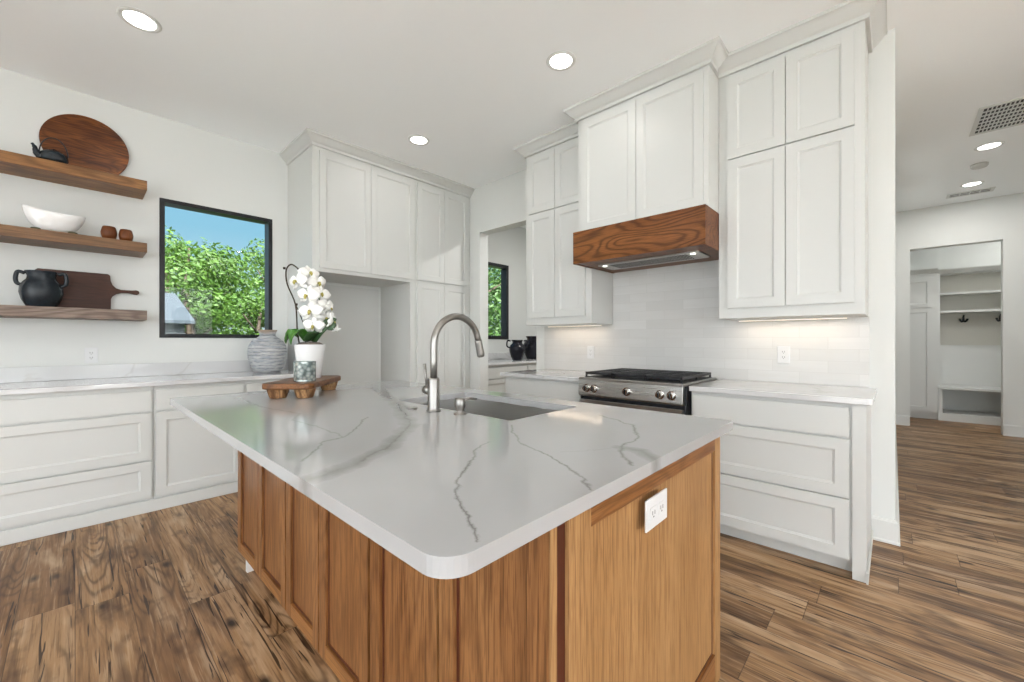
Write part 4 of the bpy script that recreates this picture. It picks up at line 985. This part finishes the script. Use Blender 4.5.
# ------------------------------------------------------------------ outside
struct('trim_bounce_ground', MB().box(-13, -3.36, -16, 12, -.29, -.12).box(-3.36, 9.6, -16, -5.66, -.29, -.12), plain('pale_bounce_ground', (.74, .74, .74), .9, noise=.08))  # unseen pale ground, added to bounce sunlight up to the ceiling
struct('trim_lawn', MB().box(-60, 80, -40, 90, -.5, -.3), M['grass'])
def tree(x, y, h, r, seed, leaf, lb, n=5200, ls=.16):
    rg = random.Random(seed); t = empty('leafy_tree', lb, 'tree', (x, y, -.3), 'leafy trees beyond the windows')
    q = MB(); q.tube([(x, y, -.3), (x+.05, y, h*.3), (x-.05, y+.05, h*.6), (x, y, h*.85)], [r*.07, r*.055, r*.04, r*.015], 10)
    for k in range(5):
        a = k*2.4+.6; q.tube([(x, y, h*.25+k*h*.07), (x+math.cos(a)*r*.6, y+math.sin(a)*r*.6, h*.45+k*h*.07)], [r*.03, r*.008], 6)
    q.build('trunk', M['bark'], t)
    cl = []
    for k in range(34):
        a = rg.uniform(0, 2*PI); zz = rg.uniform(.06, .97); rad = r*(math.sin(PI*min(1, .22+zz*.72))**.7)*rg.uniform(.3, .95)
        cl.append((x+rad*math.cos(a), y+rad*math.sin(a), -.2+h*zz*.95, r*rg.uniform(.22, .40)))
    q = MB()
    for k in range(n):
        c = cl[k % len(cl)]
        d = Vector((rg.gauss(0, 1), rg.gauss(0, 1), rg.gauss(0, 1))).normalized(); p = Vector(c[:3])+d*c[3]*rg.uniform(.6, 1.05)
        nn = (d+Vector((rg.uniform(-.9, .9), rg.uniform(-.9, .9), rg.uniform(-.3, .9)))).normalized()
        u = nn.cross(Vector((rg.random(), rg.random(), rg.random()))).normalized(); v = nn.cross(u); s = ls*rg.uniform(.6, 1.2)
        q.add([p-u*s*.5, p+v*s*.28+nn*s*.06, p+u*s*.5, p-v*s*.28+nn*s*.06], [(0, 1, 2, 3)])
    q.build('foliage', M[leaf], t, fix=False)
tree(1.95, 12.9, 4.15, 1.75, 1, 'leafA', 'broad bright green tree filling the left and middle of the kitchen window view', 11000, .13)
tree(5.2, 16.9, 5.0, 2.1, 2, 'leafA', 'bright green leafy tree rising at the right edge of the kitchen window view', 12000, .13)
tree(2.65, 9.6, 2.35, 1.0, 4, 'leafA', 'low bright bush beside the shed, low at the right of the kitchen window', 9000, .09)
tree(2.6, 21.5, 5.6, 2.3, 8, 'leafB', 'distant darker green tree behind the broad tree in the kitchen window view', 9000, .17)
tree(10.9, 13.4, 6.2, 3.4, 5, 'leafB', 'dense green tree filling the pantry window, nearer the house', 14000, .2)
tree(17.0, 18.0, 6.6, 3.2, 6, 'leafB', 'farther green tree behind the dense tree in the pantry window', 8000, .2)
t = empty('garden_shed', 'pale blue-grey metal roofed shed seen low in the kitchen window', 'shed', (.6, 9.6, -.3))
b = MB(); b.box(-.7, 1.30, 9.0, 10.2, -.3, 1.55); b.build('wall', M['shedwall'], t)
b = MB(); b.add([(-.8, 8.85, 1.50), (1.42, 8.85, 1.50), (1.25, 9.6, 2.02), (-.8, 9.6, 2.02), (1.42, 10.35, 1.50), (-.8, 10.35, 1.50), (-.8, 8.85, 1.552), (1.42, 8.85, 1.552), (1.25, 9.6, 2.07), (-.8, 9.6, 2.07), (1.42, 10.35, 1.552), (-.8, 10.35, 1.552)],
    [(6, 7, 8, 9), (9, 8, 10, 11), (0, 1, 7, 6), (1, 4, 10, 7), (4, 5, 11, 10), (5, 0, 6, 11), (0, 3, 2, 1), (3, 5, 4, 2), (7, 10, 8)])
b.build('roof', M['metalroof'], t)
